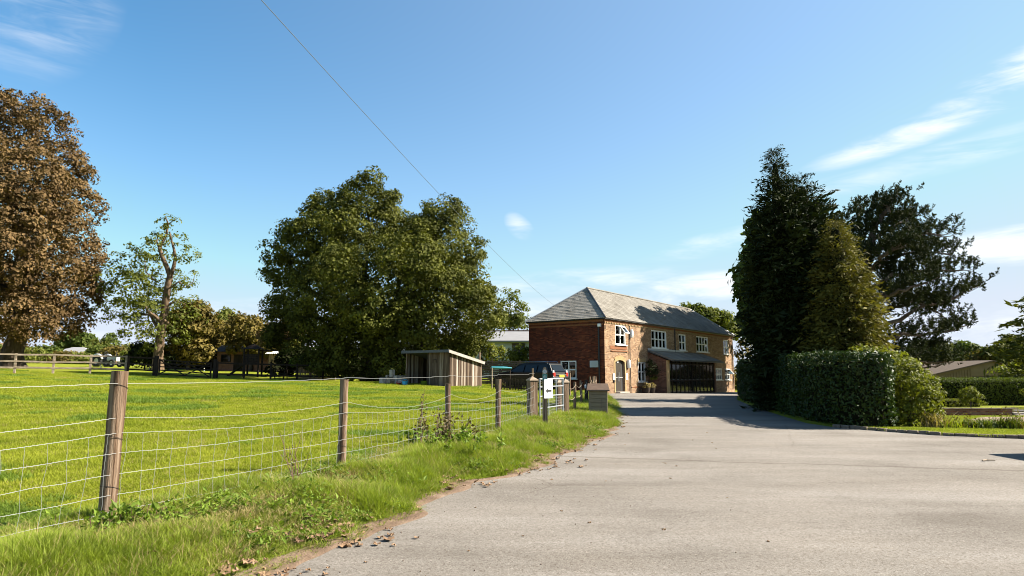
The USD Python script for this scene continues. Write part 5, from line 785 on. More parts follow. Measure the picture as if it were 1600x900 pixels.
# cypresses: upswept sprays around a leaning spire
def cypress(name, label, base, height, prof, seed, m, n=2600, droop=.25, cat='tree', core=True, tips=1.0, apexlean=(0, 0), spray=.55, up=.35):
    rng = np.random.default_rng(seed); t = thing(name, label, cat, base); hp_, rp_ = np.array(prof).T; lean = V(*apexlean)
    mb = MB(); zz = np.linspace(-.3, height * .93, 8); mb.tube(np.c_[lean[0] * (zz / height) ** 2, lean[1] * (zz / height) ** 2, zz], np.linspace(.26, .03, 8) * height / 9, 8); mb.build('trunk', 'bark', t, 50)
    hh = rng.random(n * 4) * height; rr = np.interp(hh / height, hp_, rp_); keep = rng.random(n * 4) * rr.max() < np.maximum(rr, .25 * rr.max()); hh, rr = hh[keep][:n], rr[keep][:n]; k = len(hh); az = rng.random(k) * 2 * PI
    lump = 1 + .3 * (meshkit.fbm(np.stack([np.cos(az) * 1.8 + 5, np.sin(az) * 1.8 + 5, hh * .8], 1), 3, seed) - .5) * 2
    r = rr * lump * rng.choice([.45, .7, .88, 1.0], k, p=[.15, .2, .3, .35]); d = np.stack([np.cos(az), np.sin(az), np.zeros(k)], 1); o = d * r[:, None]; o[:, 2] = hh; o[:, :2] += lean[None] * ((hh / height) ** 2)[:, None]
    S = spray * rng.choice([.6, .9, 1.25, 1.7], k, p=[.3, .35, .25, .1]) * np.clip(.45 + rr, .5, 1.2); ns = 16; idx = np.repeat(np.arange(k), ns); s = np.tile(np.linspace(.0, 1, ns), k) + rng.normal(0, .04, k * ns)
    dirv = unit(d + V(0, 0, 1) * (up + rng.normal(0, .25, (k, 1))) + rng.normal(size=(k, 3)) * .25); side = unit(np.cross(dirv, V(0, 0, 1)))
    P = o[idx] + dirv[idx] * (s * S[idx])[:, None] + V(0, 0, -1) * (droop * s ** 2 * S[idx])[:, None]; sg = np.tile([1, -1], k * ns)[:k * ns] * (1 - .6 * np.abs(s)) * S[idx] * .26
    P += side[idx] * (sg * rng.uniform(.5, 1.2, k * ns))[:, None] + rng.normal(size=P.shape) * .025
    T = unit(dirv[idx] + side[idx] * np.sign(sg)[:, None] * .7 + V(0, 0, -droop) * s[:, None] + rng.normal(size=P.shape) * .5); B = unit(np.cross(T, rng.normal(size=P.shape))); Ln = (S[idx] * .26 * rng.uniform(.6, 1.4, k * ns))[:, None]; Wd = Ln * .16
    v = np.stack([P - T * Ln * .4, P + B * Wd, P + T * Ln * .6, P - B * Wd], 1).reshape(-1, 3); q = np.arange(k * ns)[:, None] * 4; part(t, 'crown', (v, np.vstack([q + [0, 1, 2], q + [0, 2, 3]])), m)
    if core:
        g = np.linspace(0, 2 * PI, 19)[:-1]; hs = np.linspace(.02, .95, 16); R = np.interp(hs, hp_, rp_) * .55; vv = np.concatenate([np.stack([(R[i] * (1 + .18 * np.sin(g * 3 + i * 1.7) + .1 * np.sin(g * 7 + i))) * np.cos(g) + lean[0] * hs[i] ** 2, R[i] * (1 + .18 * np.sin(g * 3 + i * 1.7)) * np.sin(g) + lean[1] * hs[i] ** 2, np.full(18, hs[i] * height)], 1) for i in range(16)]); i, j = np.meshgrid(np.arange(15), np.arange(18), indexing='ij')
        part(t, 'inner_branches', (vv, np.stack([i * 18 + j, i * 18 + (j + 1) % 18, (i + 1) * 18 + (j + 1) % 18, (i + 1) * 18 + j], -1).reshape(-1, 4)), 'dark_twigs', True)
    return t
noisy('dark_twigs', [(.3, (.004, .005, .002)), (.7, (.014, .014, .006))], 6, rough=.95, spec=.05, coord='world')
def rooted_r(x, y): return (x, y, Hs(x, y))
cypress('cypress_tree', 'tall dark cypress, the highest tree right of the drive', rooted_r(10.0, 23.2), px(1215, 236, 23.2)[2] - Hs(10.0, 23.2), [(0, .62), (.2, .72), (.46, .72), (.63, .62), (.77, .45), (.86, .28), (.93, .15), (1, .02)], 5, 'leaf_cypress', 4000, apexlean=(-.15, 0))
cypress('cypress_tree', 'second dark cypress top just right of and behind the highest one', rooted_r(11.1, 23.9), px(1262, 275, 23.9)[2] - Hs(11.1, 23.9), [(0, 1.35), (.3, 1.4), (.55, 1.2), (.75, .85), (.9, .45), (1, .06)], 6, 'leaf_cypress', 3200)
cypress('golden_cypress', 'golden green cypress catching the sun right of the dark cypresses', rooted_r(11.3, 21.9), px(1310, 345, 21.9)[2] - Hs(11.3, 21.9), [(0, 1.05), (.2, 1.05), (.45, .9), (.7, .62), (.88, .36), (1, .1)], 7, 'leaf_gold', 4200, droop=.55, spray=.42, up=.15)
cypress('fir_tree', 'layered fir tree cut off by the right edge of the photo', rooted_r(34.6, 40), 8.6, [(0, 2.6), (.25, 2.5), (.5, 1.9), (.75, 1.0), (1, .05)], 9, 'leaf_sycamore', 900, droop=.15, core=False, spray=1.0, up=.1)
# spreading pine with visible boughs
def pine():
    rng = np.random.default_rng(41); Y = 32.; o = V(*rooted_r(18.2, Y)); t = thing('pine_tree', 'spreading dark pine with bare boughs reaching right', 'tree', o); P = lambda L: np.array([px(u, v, Y + d) for u, v, d in L]) - o
    mb = MB(); mb.tube(P([(1366, 620, 0), (1362, 560, 0), (1360, 500, 0), (1352, 440, .2), (1356, 390, 0), (1370, 345, 0), (1390, 318, 0)]), [.42, .36, .32, .26, .2, .13, .06], 9)
    B = [[(1360, 545, 0), (1395, 525, .4), (1430, 522, .6), (1470, 520, .8), (1512, 508, 1)], [(1362, 520, 0), (1400, 500, -.5), (1440, 480, -1), (1490, 465, -1), (1528, 448, -.8)], [(1358, 495, 0), (1390, 482, 1), (1430, 468, 1.5), (1480, 500, 1)], [(1354, 455, 0), (1390, 435, -1), (1440, 420, -1.2), (1505, 422, -1)], [(1352, 430, 0), (1395, 400, 1), (1440, 392, 1), (1486, 398, .6)], [(1354, 400, 0), (1400, 375, -1), (1440, 365, -1), (1472, 370, -.8)], [(1360, 375, 0), (1410, 348, .5), (1428, 338, .5)], [(1356, 400, 0), (1335, 370, .6), (1318, 345, .8)], [(1353, 440, 0), (1338, 420, -.6), (1325, 405, -1)], [(1372, 345, 0), (1385, 330, -.8), (1400, 310, -1)], [(1370, 350, 0), (1350, 330, 1), (1340, 325, 1.5)], [(1362, 530, 0), (1400, 545, 1.2), (1440, 548, 1.6), (1465, 545, 1.8)], [(1362, 570, 0), (1400, 566, -1), (1440, 564, -1.4), (1488, 566, -1.6)], [(1362, 575, 0), (1400, 572, .5), (1430, 572, 1), (1462, 574, 1.2)], [(1356, 470, 0), (1400, 455, -2), (1450, 440, -2.4)], [(1356, 460, 0), (1395, 462, 2.2), (1450, 478, 2.8)], [(1354, 420, 0), (1385, 395, -2), (1410, 385, -2.6)]]
    C = []
    for L in B:
        q = P(L); tt = np.linspace(0, 1, 12); x = np.linspace(0, 1, len(q)); c = np.stack([np.interp(tt, x, q[:, k]) for k in range(3)], 1); c[1:-1] += rng.normal(size=(10, 3)) * .07; mb.tube(c, np.linspace(.13, .03, 12), 6)
        Lg = np.linalg.norm(q[-1] - q[0])
        for s in np.linspace(.3, 1.0, int(5 + Lg * 3.4)):
            b0 = np.array([np.interp(s, tt, c[:, k]) for k in range(3)])
            for w in range(5):
                e = b0 + rng.normal(size=3) * [.45, .75, .17] * (1.15 - .5 * s) + [.1, 0, .18]; C.append(e)
                if w == 0: mb.tube([b0, (b0 + e) / 2 - (0, 0, .04), e], [.025, .018, .01], 4, False)
    top = lob([(1395, 330, 26, 0), (1370, 345, 28, 0), (1340, 352, 26, 0), (1405, 365, 32, -.5), (1370, 385, 40, -.5), (1420, 395, 30, -1), (1445, 385, 22, 0), (1335, 395, 26, 0), (1440, 430, 30, -.8), (1400, 430, 30, -.6), (1470, 440, 22, -.6), (1460, 480, 24, -.4), (1330, 440, 24, .6)], Y)
    for x, y, z, r in top:
        for d in rand_dirs(rng, int(46 * r * r / .9)): C.append(V(x, y, z) - o + d * r * (rng.uniform(.55, 1.05)) * [1, 1, .8])
    C = np.array(C); mb.build('trunk', 'bark', t, 50); k = len(C); nn = 34; idx = np.repeat(np.arange(k), nn)
    ax = unit(rng.normal(size=(k, 3)) * .45 + [.25, 0, 1.0]); s = rng.random(k * nn); d = unit(rand_dirs(rng, k * nn) + ax[idx] * .7); p = C[idx] + ax[idx] * (s * .5)[:, None] + d * .02; Ln = rng.uniform(.08, .14, (k * nn, 1)); b = unit(np.cross(d, rng.normal(size=d.shape))) * .026
    v = np.stack([p - b, p + b, p + d * Ln + b * .5, p + d * Ln - b * .5], 1).reshape(-1, 3); q = np.arange(k * nn)[:, None] * 4; part(t, 'crown', (v, np.vstack([q + [0, 1, 2], q + [0, 2, 3]])), 'leaf_pine')
pine()

# ------------------------------------------------------------------ hedges and garden plants
def hedge(name, label, poly, h, m, seed, leaf, n, z0=None, bump=.12, core=.12):
    rng = np.random.default_rng(seed); P = Polygon(poly); c0 = P.centroid; g = Hs(c0.x, c0.y) if z0 is None else z0; t = thing(name, label, 'hedge', (c0.x, c0.y, g)); o = V(c0.x, c0.y, g)
    ring = np.array(P.exterior.coords); seg = np.linalg.norm(np.diff(ring, axis=0), axis=1); per = seg.sum(); A = P.area; ns = int(n * per * h / (per * h + A)); s = rng.random(ns) * per; cum = np.r_[0, np.cumsum(seg)]; ln = P.exterior
    pts = np.array([ln.interpolate(a).coords[0] for a in s]); i = np.clip(np.searchsorted(cum, s) - 1, 0, len(seg) - 1); d = np.diff(ring, axis=0) / seg[:, None]; ccw = 1 if P.exterior.is_ccw else -1; nr = np.stack([d[i][:, 1], -d[i][:, 0]], 1) * ccw
    gz = (lambda a, b: H(a, b)) if z0 is None else (lambda a, b: np.full(len(a), z0)); bl = lambda p: bump * (meshkit.fbm(p * 1.3, 3, seed) - .5) * 2
    zz = rng.random(ns) ** .85 * h; p1 = np.c_[pts, gz(pts[:, 0], pts[:, 1]) + zz]; n1 = np.c_[nr, np.full(ns, .25)]; rnd = np.clip((zz - h + .15) / .15, 0, 1) * .1; p1 += np.c_[nr, np.zeros(ns)] * (bl(p1) - rnd + rng.normal(0, .035, ns))[:, None]
    b = P.bounds; q = rng.random((int((n - ns) * 4 * max(1, (b[2] - b[0]) * (b[3] - b[1]) / A / 2)), 2)) * [b[2] - b[0], b[3] - b[1]] + [b[0], b[1]]; q = q[shapely.contains_xy(P, q[:, 0], q[:, 1])][:n - ns]; p2 = np.c_[q, gz(q[:, 0], q[:, 1]) + h + rng.normal(0, .04, len(q))]; p2[:, 2] += bl(p2) * .7; n2 = np.tile([0, 0, 1.], (len(q), 1)) + rng.normal(size=(len(q), 3)) * .3
    part(t, 'leaves', leaf_quads(np.vstack([p1, p2]) - o, unit(np.vstack([n1, n2])), leaf, rng, .48, .75), m)
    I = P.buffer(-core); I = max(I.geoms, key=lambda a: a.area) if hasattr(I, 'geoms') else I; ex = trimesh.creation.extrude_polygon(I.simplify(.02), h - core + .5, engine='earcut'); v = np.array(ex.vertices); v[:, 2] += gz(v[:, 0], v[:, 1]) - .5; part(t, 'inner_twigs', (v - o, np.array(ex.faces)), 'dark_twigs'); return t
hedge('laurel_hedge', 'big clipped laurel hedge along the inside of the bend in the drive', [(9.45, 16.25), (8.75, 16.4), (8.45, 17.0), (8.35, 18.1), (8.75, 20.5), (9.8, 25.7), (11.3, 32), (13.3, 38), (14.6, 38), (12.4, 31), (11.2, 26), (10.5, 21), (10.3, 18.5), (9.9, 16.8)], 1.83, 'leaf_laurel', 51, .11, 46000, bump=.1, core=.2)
bz = Hs(10.6, 17.4)
tree('loose_shrub', 'looser yellow green shrub at the right end of the laurel hedge', (10.6, 17.4, bz), 1.2, .07, [(10.35, 17.3, bz + 1.35, .5), (10.75, 17.25, bz + 1.0, .5), (10.85, 17.5, bz + .55, .45), (10.5, 17.7, bz + 1.5, .45), (10.3, 17.6, bz + .7, .5), (10.2, 18.0, bz + 1.6, .5), (10.6, 17.3, bz + .4, .4), (10.3, 17.1, bz + .3, .35), (10.95, 17.3, bz + .3, .32), (10.7, 17.1, bz + .75, .42)], 'leaf_yellow', 61, leaf=.085, clump=.2, dens=1.5, per=26, cat='shrub')
tree('gold_shrub', 'bright yellow green shrub behind the top of the laurel hedge', rooted(11.6, 20), 1.6, .07, [(10.6, 19.5, 1.6, .55), (11.2, 19.7, 1.55, .6), (11.8, 20, 1.3, .6), (11.4, 20.2, .6, .8)], 'leaf_yellow', 62, leaf=.11, clump=.26, dens=1.3, per=22, cat='shrub')
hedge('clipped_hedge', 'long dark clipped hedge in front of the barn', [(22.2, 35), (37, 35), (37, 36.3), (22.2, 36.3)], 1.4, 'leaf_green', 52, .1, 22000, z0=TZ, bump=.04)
hedge('low_hedge', 'low clipped hedge on the terrace lawn left of the small shrub', [(20.5, 33.6), (24.3, 33.6), (24.3, 34.2), (20.5, 34.2)], .34, 'leaf_yellow', 53, .07, 3000, z0=TZ, bump=.03, core=.06)
tree('small_shrub', 'small pale shrub with a red tipped shoot on the terrace edge', (23.15, 32.8, TZ), .5, .03, [(23.1, 32.8, TZ + .65, .32), (23.4, 32.8, TZ + .5, .25), (22.9, 32.8, TZ + .5, .22), (23.75, 32.8, TZ + .35, .18), (23.2, 32.8, TZ + .9, .14)], 'leaf_ash', 63, leaf=.1, clump=.16, dens=1.2, per=16, cat='shrub')
tree('small_shrub', 'small shrub cut by the right edge of the photo before the dark hedge', (26.4, 33.0, TZ), .5, .03, [(26.35, 33, TZ + .7, .25), (26.6, 33, TZ + .6, .3)], 'leaf_ash', 64, leaf=.1, clump=.16, dens=1.2, per=16, cat='shrub')
def strap_plant(name, label, x, y, n, h, spread, m, seed, leafy_=0):
    rng = np.random.default_rng(seed); g = Hs(x, y); t = thing(name, label, 'plant', (x, y, g)); vs, fs, k = [], [], 0
    for i in range(n):
        a = rng.random() * 2 * PI; hh = h * rng.uniform(.5, 1.1); ln = rng.uniform(.15, .75) * hh; o = rng.normal(size=2) * spread; w = rng.uniform(.008, .018); d = V(math.cos(a), math.sin(a), 0); sd = V(-d[1], d[0], 0); s = np.linspace(0, 1, 4); c = np.array([[o[0], o[1], 0] + d * ln * q ** 1.7 + V(0, 0, 1) * hh * (q - .28 * q * q) for q in s]); ww = w * (1 - s ** 2 * .9)
        v = np.stack([c - sd * ww[:, None], c + sd * ww[:, None]], 1).reshape(-1, 3); vs.append(v); fs += [[k + 2 * q, k + 2 * q + 1, k + 2 * q + 3, k + 2 * q + 2] for q in range(3)]; k += 8
    part(t, 'leaf_blades', (np.vstack(vs), np.array(fs)), m)
    if leafy_: p = rng.normal(size=(leafy_, 3)) * [spread, spread, h * .3] + [0, 0, h * .6]; part(t, 'flower_heads', leaf_quads(p, rand_dirs(rng, leafy_), .06, rng), 'leaf_bronze')
    return t
BED = [(10.95, 16.85, 'pale feathery plant at the left end of the flower bed', .55, .16, 'grass_straw', 0), (11.3, 16.7, 'spiky green plant second from the left in the flower bed', .36, .16, 'grass_lawn', 30), (11.65, 16.75, 'bright strap leaved plant left of the dark clump in the bed', .34, .17, 'leaf_yellow', 40), (11.9, 16.6, 'dark green spiky clump in the middle of the flower bed', .38, .16, 'leaf_green', 0), (12.25, 16.65, 'low green clump right of the dark clump in the bed', .33, .15, 'leaf_weed', 20), (12.55, 16.5, 'bushy dark plant near the right end of the flower bed', .48, .15, 'leaf_green', 60), (12.8, 16.55, 'reddish stemmed plant at the right end of the flower bed', .42, .12, 'leaf_bronze', 30)]
for k, (x, y, lb, h, sp, m, lf) in enumerate(BED): strap_plant('bed_plant', lb, x, y, 150, h, sp, m, 300 + k, lf)
# bay tree and rubble planters by the porch
t = planter(5.75, .55, 'pot with a small standard bay tree beside the porch wall', 'pot'); p = HC + HD1 * 5.75 - HD2 * .55; gz0 = float(z_road(p[0], p[1])) + .35
tree('bay_tree', 'small bare stemmed bay tree in a pot against the porch side wall', (p[0], p[1], gz0), 1.0, .025, [(p[0], p[1], gz0 + 1.25, .42), (p[0] + .1, p[1], gz0 + .95, .3), (p[0] - .1, p[1], gz0 + 1.65, .28)], 'leaf_cypress', 66, leaf=.1, clump=.2, dens=1.0, per=18, split=.9)
tree('bay_shoots', 'yellow green leafy shoots low on the bay tree', (p[0], p[1] - .05, gz0 + .5), .3, .01, [(p[0] + .22, p[1] - .1, gz0 + .72, .12), (p[0] + .02, p[1] - .1, gz0 + .68, .1)], 'leaf_yellow', 67, leaf=.09, clump=.1, dens=1.2, per=10, cat='shoots')
planter(4.9, .5, 'dark half barrel planter left of the potted bay tree', 'half')
planter(5.3, .72, 'dark half barrel planter in front of the bay tree pot', 'half')
for k, (x, y, lb) in enumerate(((4.95, .5, 'pale lavender mound in the left half barrel'), (5.32, .7, 'pale silvery mound in the front half barrel'))):
    q = HC + HD1 * x - HD2 * y; zz = float(z_road(q[0], q[1])) + .3; tree('silver_plant', lb, (q[0], q[1], zz), .2, .012, [(q[0], q[1], zz + .18, .2), (q[0] + .12, q[1], zz + .16, .14)], 'grass_straw', 68 + k, leaf=.08, clump=.12, dens=1.2, per=12, cat='plant')
# weeds at the fence
def weed(name, label, x, y, stems, h, spread, m, seed, leaf=.05, nl=26, lean=.3):
    rng = np.random.default_rng(seed); g = Hs(x, y); t = thing(name, label, 'weed', (x, y, g)); mb = MB(); P = []
    for i in range(stems):
        a = rng.random() * 2 * PI; hh = h * rng.uniform(.55, 1.05); o = np.r_[rng.normal(size=2) * spread, 0]; e = o + V(math.cos(a) * lean * hh * rng.random(), math.sin(a) * lean * hh * rng.random(), hh); c = limb(o, e, rng, .12, 6); mb.tube(c, np.linspace(.006, .002, 6), 4, False)
        for q in range(nl): s = rng.uniform(.25, 1); P.append(np.array([np.interp(s, np.linspace(0, 1, 6), c[:, j]) for j in range(3)]) + rng.normal(size=3) * .035)
    mb.build('stems', 'dry_stem', t); P = np.array(P); part(t, 'leaves', leaf_quads(P, rand_dirs(rng, len(P)) + [0, 0, .4], leaf, rng), m); return t
plain('dry_stem', (.09, .05, .028), .8)
weed('dock_weed', 'bare reddish weed stems by the second wire fence post', -2.28, 7.0, 7, .62, .05, 'leaf_dock', 81, .03, 5, .5)
weed('bramble_weed', 'tall thin brown weed left of the third wire fence post', -1.52, 10.5, 4, 1.0, .05, 'leaf_dock', 82, .045, 26, .15)
weed('bramble_weed', 'tangled bramble at the foot of the third wire fence post', -1.15, 10.75, 22, .62, .22, 'leaf_dock', 83, .06, 22, .9)
weed('bramble_weed', 'low leafy green weed in front of the third wire fence post', -.95, 10.3, 30, .34, .28, 'leaf_weed', 84, .07, 22, .9)
weed('nettle_weed', 'dark green weeds at the foot of the nearest wire fence post', -3.0, 5.35, 26, .2, .26, 'leaf_weed', 85, .055, 16, .8)

# ------------------------------------------------------------------ grass and litter
def blades(n, rad, h0, h1, w, seed, bend=.5):
    rng = np.random.default_rng(seed); a = rng.random(n) * 2 * PI; r = rad * np.sqrt(rng.random(n)); b = np.stack([r * np.cos(rng.random(n) * 2 * PI), r * np.sin(rng.random(n) * 2 * PI), np.full(n, -.015)], 1); th = rng.random(n) * 2 * PI; b[:, 0], b[:, 1] = r * np.cos(th), r * np.sin(th)
    d = np.stack([np.cos(a), np.sin(a), np.zeros(n)], 1); sd = np.stack([-np.sin(a), np.cos(a), np.zeros(n)], 1); h = rng.uniform(h0, h1, n)[:, None]; k = h * bend * rng.uniform(.2, 1.3, (n, 1)); w = w * rng.uniform(.6, 1.2, (n, 1)); m = b + d * k * .3 + [0, 0, 1] * h * .6; e = b + d * k + [0, 0, 1] * h * (1 - .18 * rng.random((n, 1)))
    v = np.stack([b - sd * w, b + sd * w, m + sd * w * .8, m - sd * w * .8, e], 1).reshape(-1, 3); q = np.arange(n)[:, None] * 5; return v, np.vstack([q + [0, 1, 2], q + [0, 2, 3], q + [3, 2, 4]])
def instancer(name, protos, pos, idx, yaw, scl, label=None, cat=None):
    pi = UsdGeom.PointInstancer.Define(stage, path_of(None, name)); rel = []
    for k, (nm, me, m) in enumerate(protos):
        x = usdkit.mesh(stage, f'{pi.GetPath()}/{nm}', me, MATS[m]); rel.append(x.GetPath())
    pi.CreatePrototypesRel().SetTargets(rel); pi.CreateProtoIndicesAttr(Vt.IntArray.FromNumpy(idx.astype(np.int32))); pi.CreatePositionsAttr(Vt.Vec3fArray.FromNumpy(pos.astype(np.float32)))
    pi.CreateOrientationsAttr(Vt.QuathArray([Gf.Quath(float(math.cos(a / 2)), 0, 0, float(math.sin(a / 2))) for a in yaw])); s = scl if scl.ndim == 2 else np.repeat(scl[:, None], 3, 1); pi.CreateScalesAttr(Vt.Vec3fArray.FromNumpy(s.astype(np.float32)))
    return tag(pi.GetPrim(), label, cat, kind='stuff')
FL = np.array([(-8, -6), (2.75, -4.5), (5.49, -3.3), (8.25, -2.1), (11.4, -1.1), (16, .55), (17.8, 1.5), (22, 2.35), (27.6, 3.35), (35.6, 4.62), (41, 5.8)])
fence_x = lambda y: np.interp(y, FL[:, 0], FL[:, 1])
rng = np.random.default_rng(90)
# field
N = 60000; y = 3.0 * (47 / 3.0) ** rng.random(N); x = fence_x(y) + .1 - rng.random(N) * (y * .95 + 1.5); ok = (x > -.86 * y - 1) & (x < fence_x(y) + .1); ok &= rng.random(N) < .42 * np.clip(y / 16, .35, 1) ** .3; x, y = x[ok], y[ok]
sc = np.clip(y / 12, .85, 1.9) * rng.uniform(.75, 1.25, len(x)); p = np.stack([x, y, H(x, y)], 1); hv = .55 + 1.0 * meshkit.noise(np.stack([x * .5, y * .5, x * 0], 1), 6)
instancer('field_grass', [('lawn_tuft', blades(95, .2, .02, .055, .0032, 1, .9), 'grass_lawn'), ('lawn_tuft_tall', blades(90, .19, .03, .075, .0034, 2, .8), 'grass_lawn'), ('straw_tuft', blades(40, .16, .02, .06, .0026, 12, 1.0), 'grass_straw'), ('coarse_tuft', blades(80, .2, .04, .1, .004, 13, .9), 'leaf_weed')], p, np.where(meshkit.fbm(np.stack([x * .45, y * .9, x * 0], 1), 3, 40) > .66, 3, np.where(rng.random(len(x)) < .16, 2, rng.integers(0, 2, len(x)))), rng.random(len(x)) * 2 * PI, np.stack([sc, sc, np.clip(sc, .8, 1.3) * hv], 1), 'short sunlit grass of the paddock', 'grass')
print('field tufts', len(x))
# verge along the drive
N = 42000; y = 2.6 * (36 / 2.6) ** rng.random(N); e0 = edge_l(y); wd = e0 - fence_x(y) + .35; x = e0 - .03 - rng.random(N) ** .9 * np.maximum(wd, .2); ok = (wd > .1) & (x > -.86 * y - 1); d = shapely.distance(ROADP, shapely.points(x, y)); ok &= (d > .02) & (rng.random(N) < np.clip(.1 + d / .42, 0, 1) * .8)
x, y, d = x[ok], y[ok], d[ok]; patch = meshkit.noise(np.stack([x * 1.6, y * 1.6, x * 0], 1), 15); sc = np.clip(y / 14, .8, 1.7); idx = np.where(rng.random(len(x)) < .13, 2, np.where(rng.random(len(x)) < patch * 1.2 - .25, 1, 0)); hh = sc ** .5 * (.45 + .75 * patch) * np.clip(.4 + d / .5, .4, 1.15) * rng.uniform(.7, 1.3, len(x))
instancer('verge_grass', [('short_tuft', blades(60, .12, .03, .1, .004, 3, 1.1), 'grass_verge'), ('long_tuft', blades(50, .1, .06, .19, .0042, 4, 1.2), 'grass_verge'), ('dry_tuft', blades(22, .1, .08, .22, .003, 5, 1.0), 'grass_straw')], np.stack([x, y, H(x, y) - .01], 1), idx, rng.random(len(x)) * 2 * PI, np.stack([sc, sc, hh], 1), 'long rough grass of the verge between fence and drive', 'grass')
print('verge tufts', len(x))
# leafy weeds growing through the verge
N = 260; y = 4 * (16 / 4) ** rng.random(N); x = edge_l(y) - rng.uniform(.2, 1.7, N); ok = (x > fence_x(y) - .1) & (meshkit.noise(np.stack([x * 1.3, y * 1.3, x * 0], 1), 25) > .56); x, y = x[ok], y[ok]
r5 = np.random.default_rng(6); cl = lambda s, n: leaf_quads(r5.normal(size=(n, 3)) * [.07, .07, .03] + [0, 0, .07], rand_dirs(r5, n) * .5 + [0, 0, 1], s, r5, .5, .5)
instancer('verge_weeds', [('leaf_clump', cl(.04, 34), 'leaf_weed'), ('small_leaf_clump', cl(.026, 40), 'leaf_weed')], np.stack([x, y, H(x, y)], 1), rng.integers(0, 2, len(x)), rng.random(len(x)) * 2 * PI, rng.uniform(.8, 1.6, len(x)), 'broad leaved weeds in the verge', 'weeds')
# right hand lawns
N = 16000; y = rng.uniform(12.9, 32, N); x = rng.uniform(8.8, 30, N); pt = shapely.points(x, y); ok = (x < .86 * y + 1) & ~shapely.contains_xy(gp, x, y) & (shapely.distance(ROADP, pt) > .14) & (y < 31.6) & ~((x < 11.0) & (y > 16.4)) & (x > edge_r(y)); ok &= rng.random(N) < np.clip(20 / y, .3, 1); x, y = x[ok], y[ok]
instancer('garden_grass', [('lawn_tuft', blades(90, .2, .02, .05, .0035, 8, .9), 'grass_lawn')], np.stack([x, y, H(x, y)], 1), np.zeros(len(x), int), rng.random(len(x)) * 2 * PI, rng.uniform(.9, 1.5, len(x)), 'mown grass of the garden beyond the kerb', 'grass')
# fallen leaves and grit at the edge of the drive
def dry_leaf(seed, s=.05):
    r = np.random.default_rng(seed); a = np.linspace(0, 2 * PI, 15)[:-1]; rad = s * (.62 + .38 * np.abs(np.cos(2.5 * a))) * r.uniform(.85, 1.15, 14); ring = np.stack([rad * np.cos(a) * 1.15, rad * np.sin(a), .3 * rad * np.abs(np.sin(a + seed)) + r.normal(0, .006, 14)], 1); v = np.vstack([[0, 0, .0], ring]); k = np.arange(14); f = np.stack([np.zeros(14, int), k + 1, (k + 1) % 14 + 1], 1); w = v - [0, 0, .0025]; return np.vstack([v, w]), np.vstack([f, f[:, ::-1] + 15, np.stack([k + 1, k + 16, (k + 1) % 14 + 16], 1), np.stack([k + 1, (k + 1) % 14 + 16, (k + 1) % 14 + 1], 1)])
N = 1600; y = 3.6 * (22 / 3.6) ** rng.random(N); clus = meshkit.noise(np.stack([y * 1.9, y * 0, y * 0], 1), 33); x = edge_l(y) + rng.normal(-.2, .24, N); ok = (clus > .35) & (rng.random(N) < .75); x, y = x[ok], y[ok]; z = np.maximum(H(x, y), np.where(x > edge_l(y), z_road(x, y), -9)) + np.where(x < edge_l(y) - .15, .045, .015)
instancer('fallen_leaves', [('leaf', dry_leaf(1, .03), 'leaf_dry'), ('curled_leaf', dry_leaf(2, .038), 'leaf_dry'), ('leaf_scrap', dry_leaf(3, .018), 'leaf_dry')], np.stack([x, y, z], 1), rng.integers(0, 3, len(x)), rng.random(len(x)) * 2 * PI, rng.uniform(.7, 1.3, len(x)), 'dry brown leaves littering the edge of the drive', 'leaves')
N = 130; y = 3.5 * (16 / 3.5) ** rng.random(N); x = edge_l(y) + np.abs(rng.normal(0, 1.6, N)) + .1; z = z_road(x, y) + .006
instancer('road_crumbs', [('crumb', trimesh.creation.icosphere(1, .004), 'soil'), ('leaf_scrap', dry_leaf(5, .014), 'leaf_dry')], np.stack([x, y, z], 1), (rng.random(N) < .3).astype(int), rng.random(N) * 2 * PI, rng.uniform(.5, 1.4, N), 'scattered grit and scraps on the drive', 'grit')
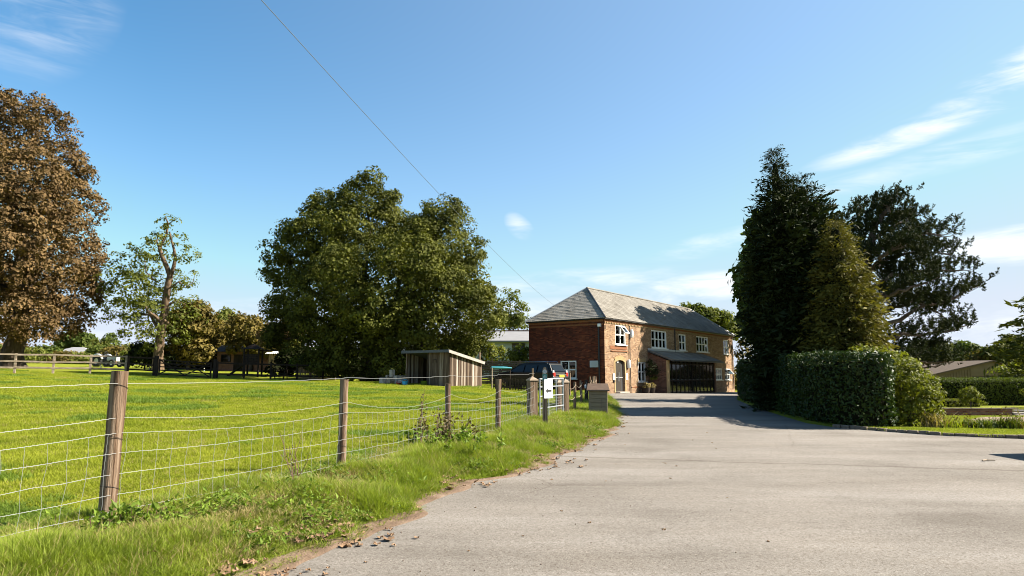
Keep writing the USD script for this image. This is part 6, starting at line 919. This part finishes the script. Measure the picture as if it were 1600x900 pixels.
BL = [(-3.35, 4.55, .055), (-3.1, 4.65, .045), (-2.55, 4.7, .05), (-2.15, 4.4, .045), (-1.75, 4.75, .04), (-1.35, 6.3, .04), (-1.9, 6.6, .045), (-1.45, 7.35, .05), (-1.0, 7.0, .045), (-.75, 8.0, .045), (-.45, 8.4, .04), (.15, 9.75, .045)]
LBL = ['large pale dry leaf nearest the bottom left corner of the photo', 'curled brown leaf just right of the pale leaf at the bottom left', 'dry leaf lying in the grass left of the short brown twig', 'dry leaf in the grass right of the short brown twig, at the bottom edge', 'dry leaf at the foot of the verge just above the bottom edge of the photo', 'dry leaf on the soil strip level with the nearest fence post', 'dry leaf in the verge grass level with the bare reddish weed stems', 'dry leaf in the verge grass straight in front of the second fence post', 'dry leaf close to the asphalt in front of the second fence post', 'dry leaf on the soil strip beyond the second fence post', 'dry leaf by the notch in the grass edge past the second fence post', 'dry leaf lying farthest up the drive, near the tangled bramble']
for k, (x, y, s) in enumerate(BL):
    v, f = dry_leaf(20 + k, s); a = k * 1.7; R = np.array([[math.cos(a), -math.sin(a), 0], [math.sin(a), math.cos(a), 0], [0, 0, 1]]); T = np.array([[1, 0, 0], [0, math.cos(.5), -math.sin(.5)], [0, math.sin(.5), math.cos(.5)]]); zz = max(Hs(x, y), float(z_road(x, y)) if x > edge_l(np.array([y]))[0] else -9) + .05
    solo('dry_leaf', (v @ (R @ T).T + (x, y, zz), f), 'leaf_dry', LBL[k], 'leaf', group='large dry leaves on the verge')
b = MB(); b.tube([(7.55, 10.55, float(z_road(7.5, 10.5)) + .018), (7.65, 10.6, float(z_road(7.5, 10.5)) + .02), (7.78, 10.58, float(z_road(7.5, 10.5)) + .016)], [.012, .016, .008], 6); solo('pale_twig', b.arrays(), 'rail_wood', 'short pale twig lying alone on the drive at right', 'twig')
b = MB(); b.tube([(-2.02, 4.3, Hs(-2, 4.3) + .1), (-1.9, 4.33, Hs(-1.9, 4.3) + .11), (-1.78, 4.3, Hs(-1.8, 4.3) + .1)], [.006, .007, .004], 6); solo('dead_twig', b.arrays(), 'dry_stem', 'short brown twig lying on the grass near the bottom of the photo', 'twig')
print('triangles', sum(len(UsdGeom.Mesh(p).GetFaceVertexCountsAttr().Get()) for p in stage.Traverse() if p.IsA(UsdGeom.Mesh)))
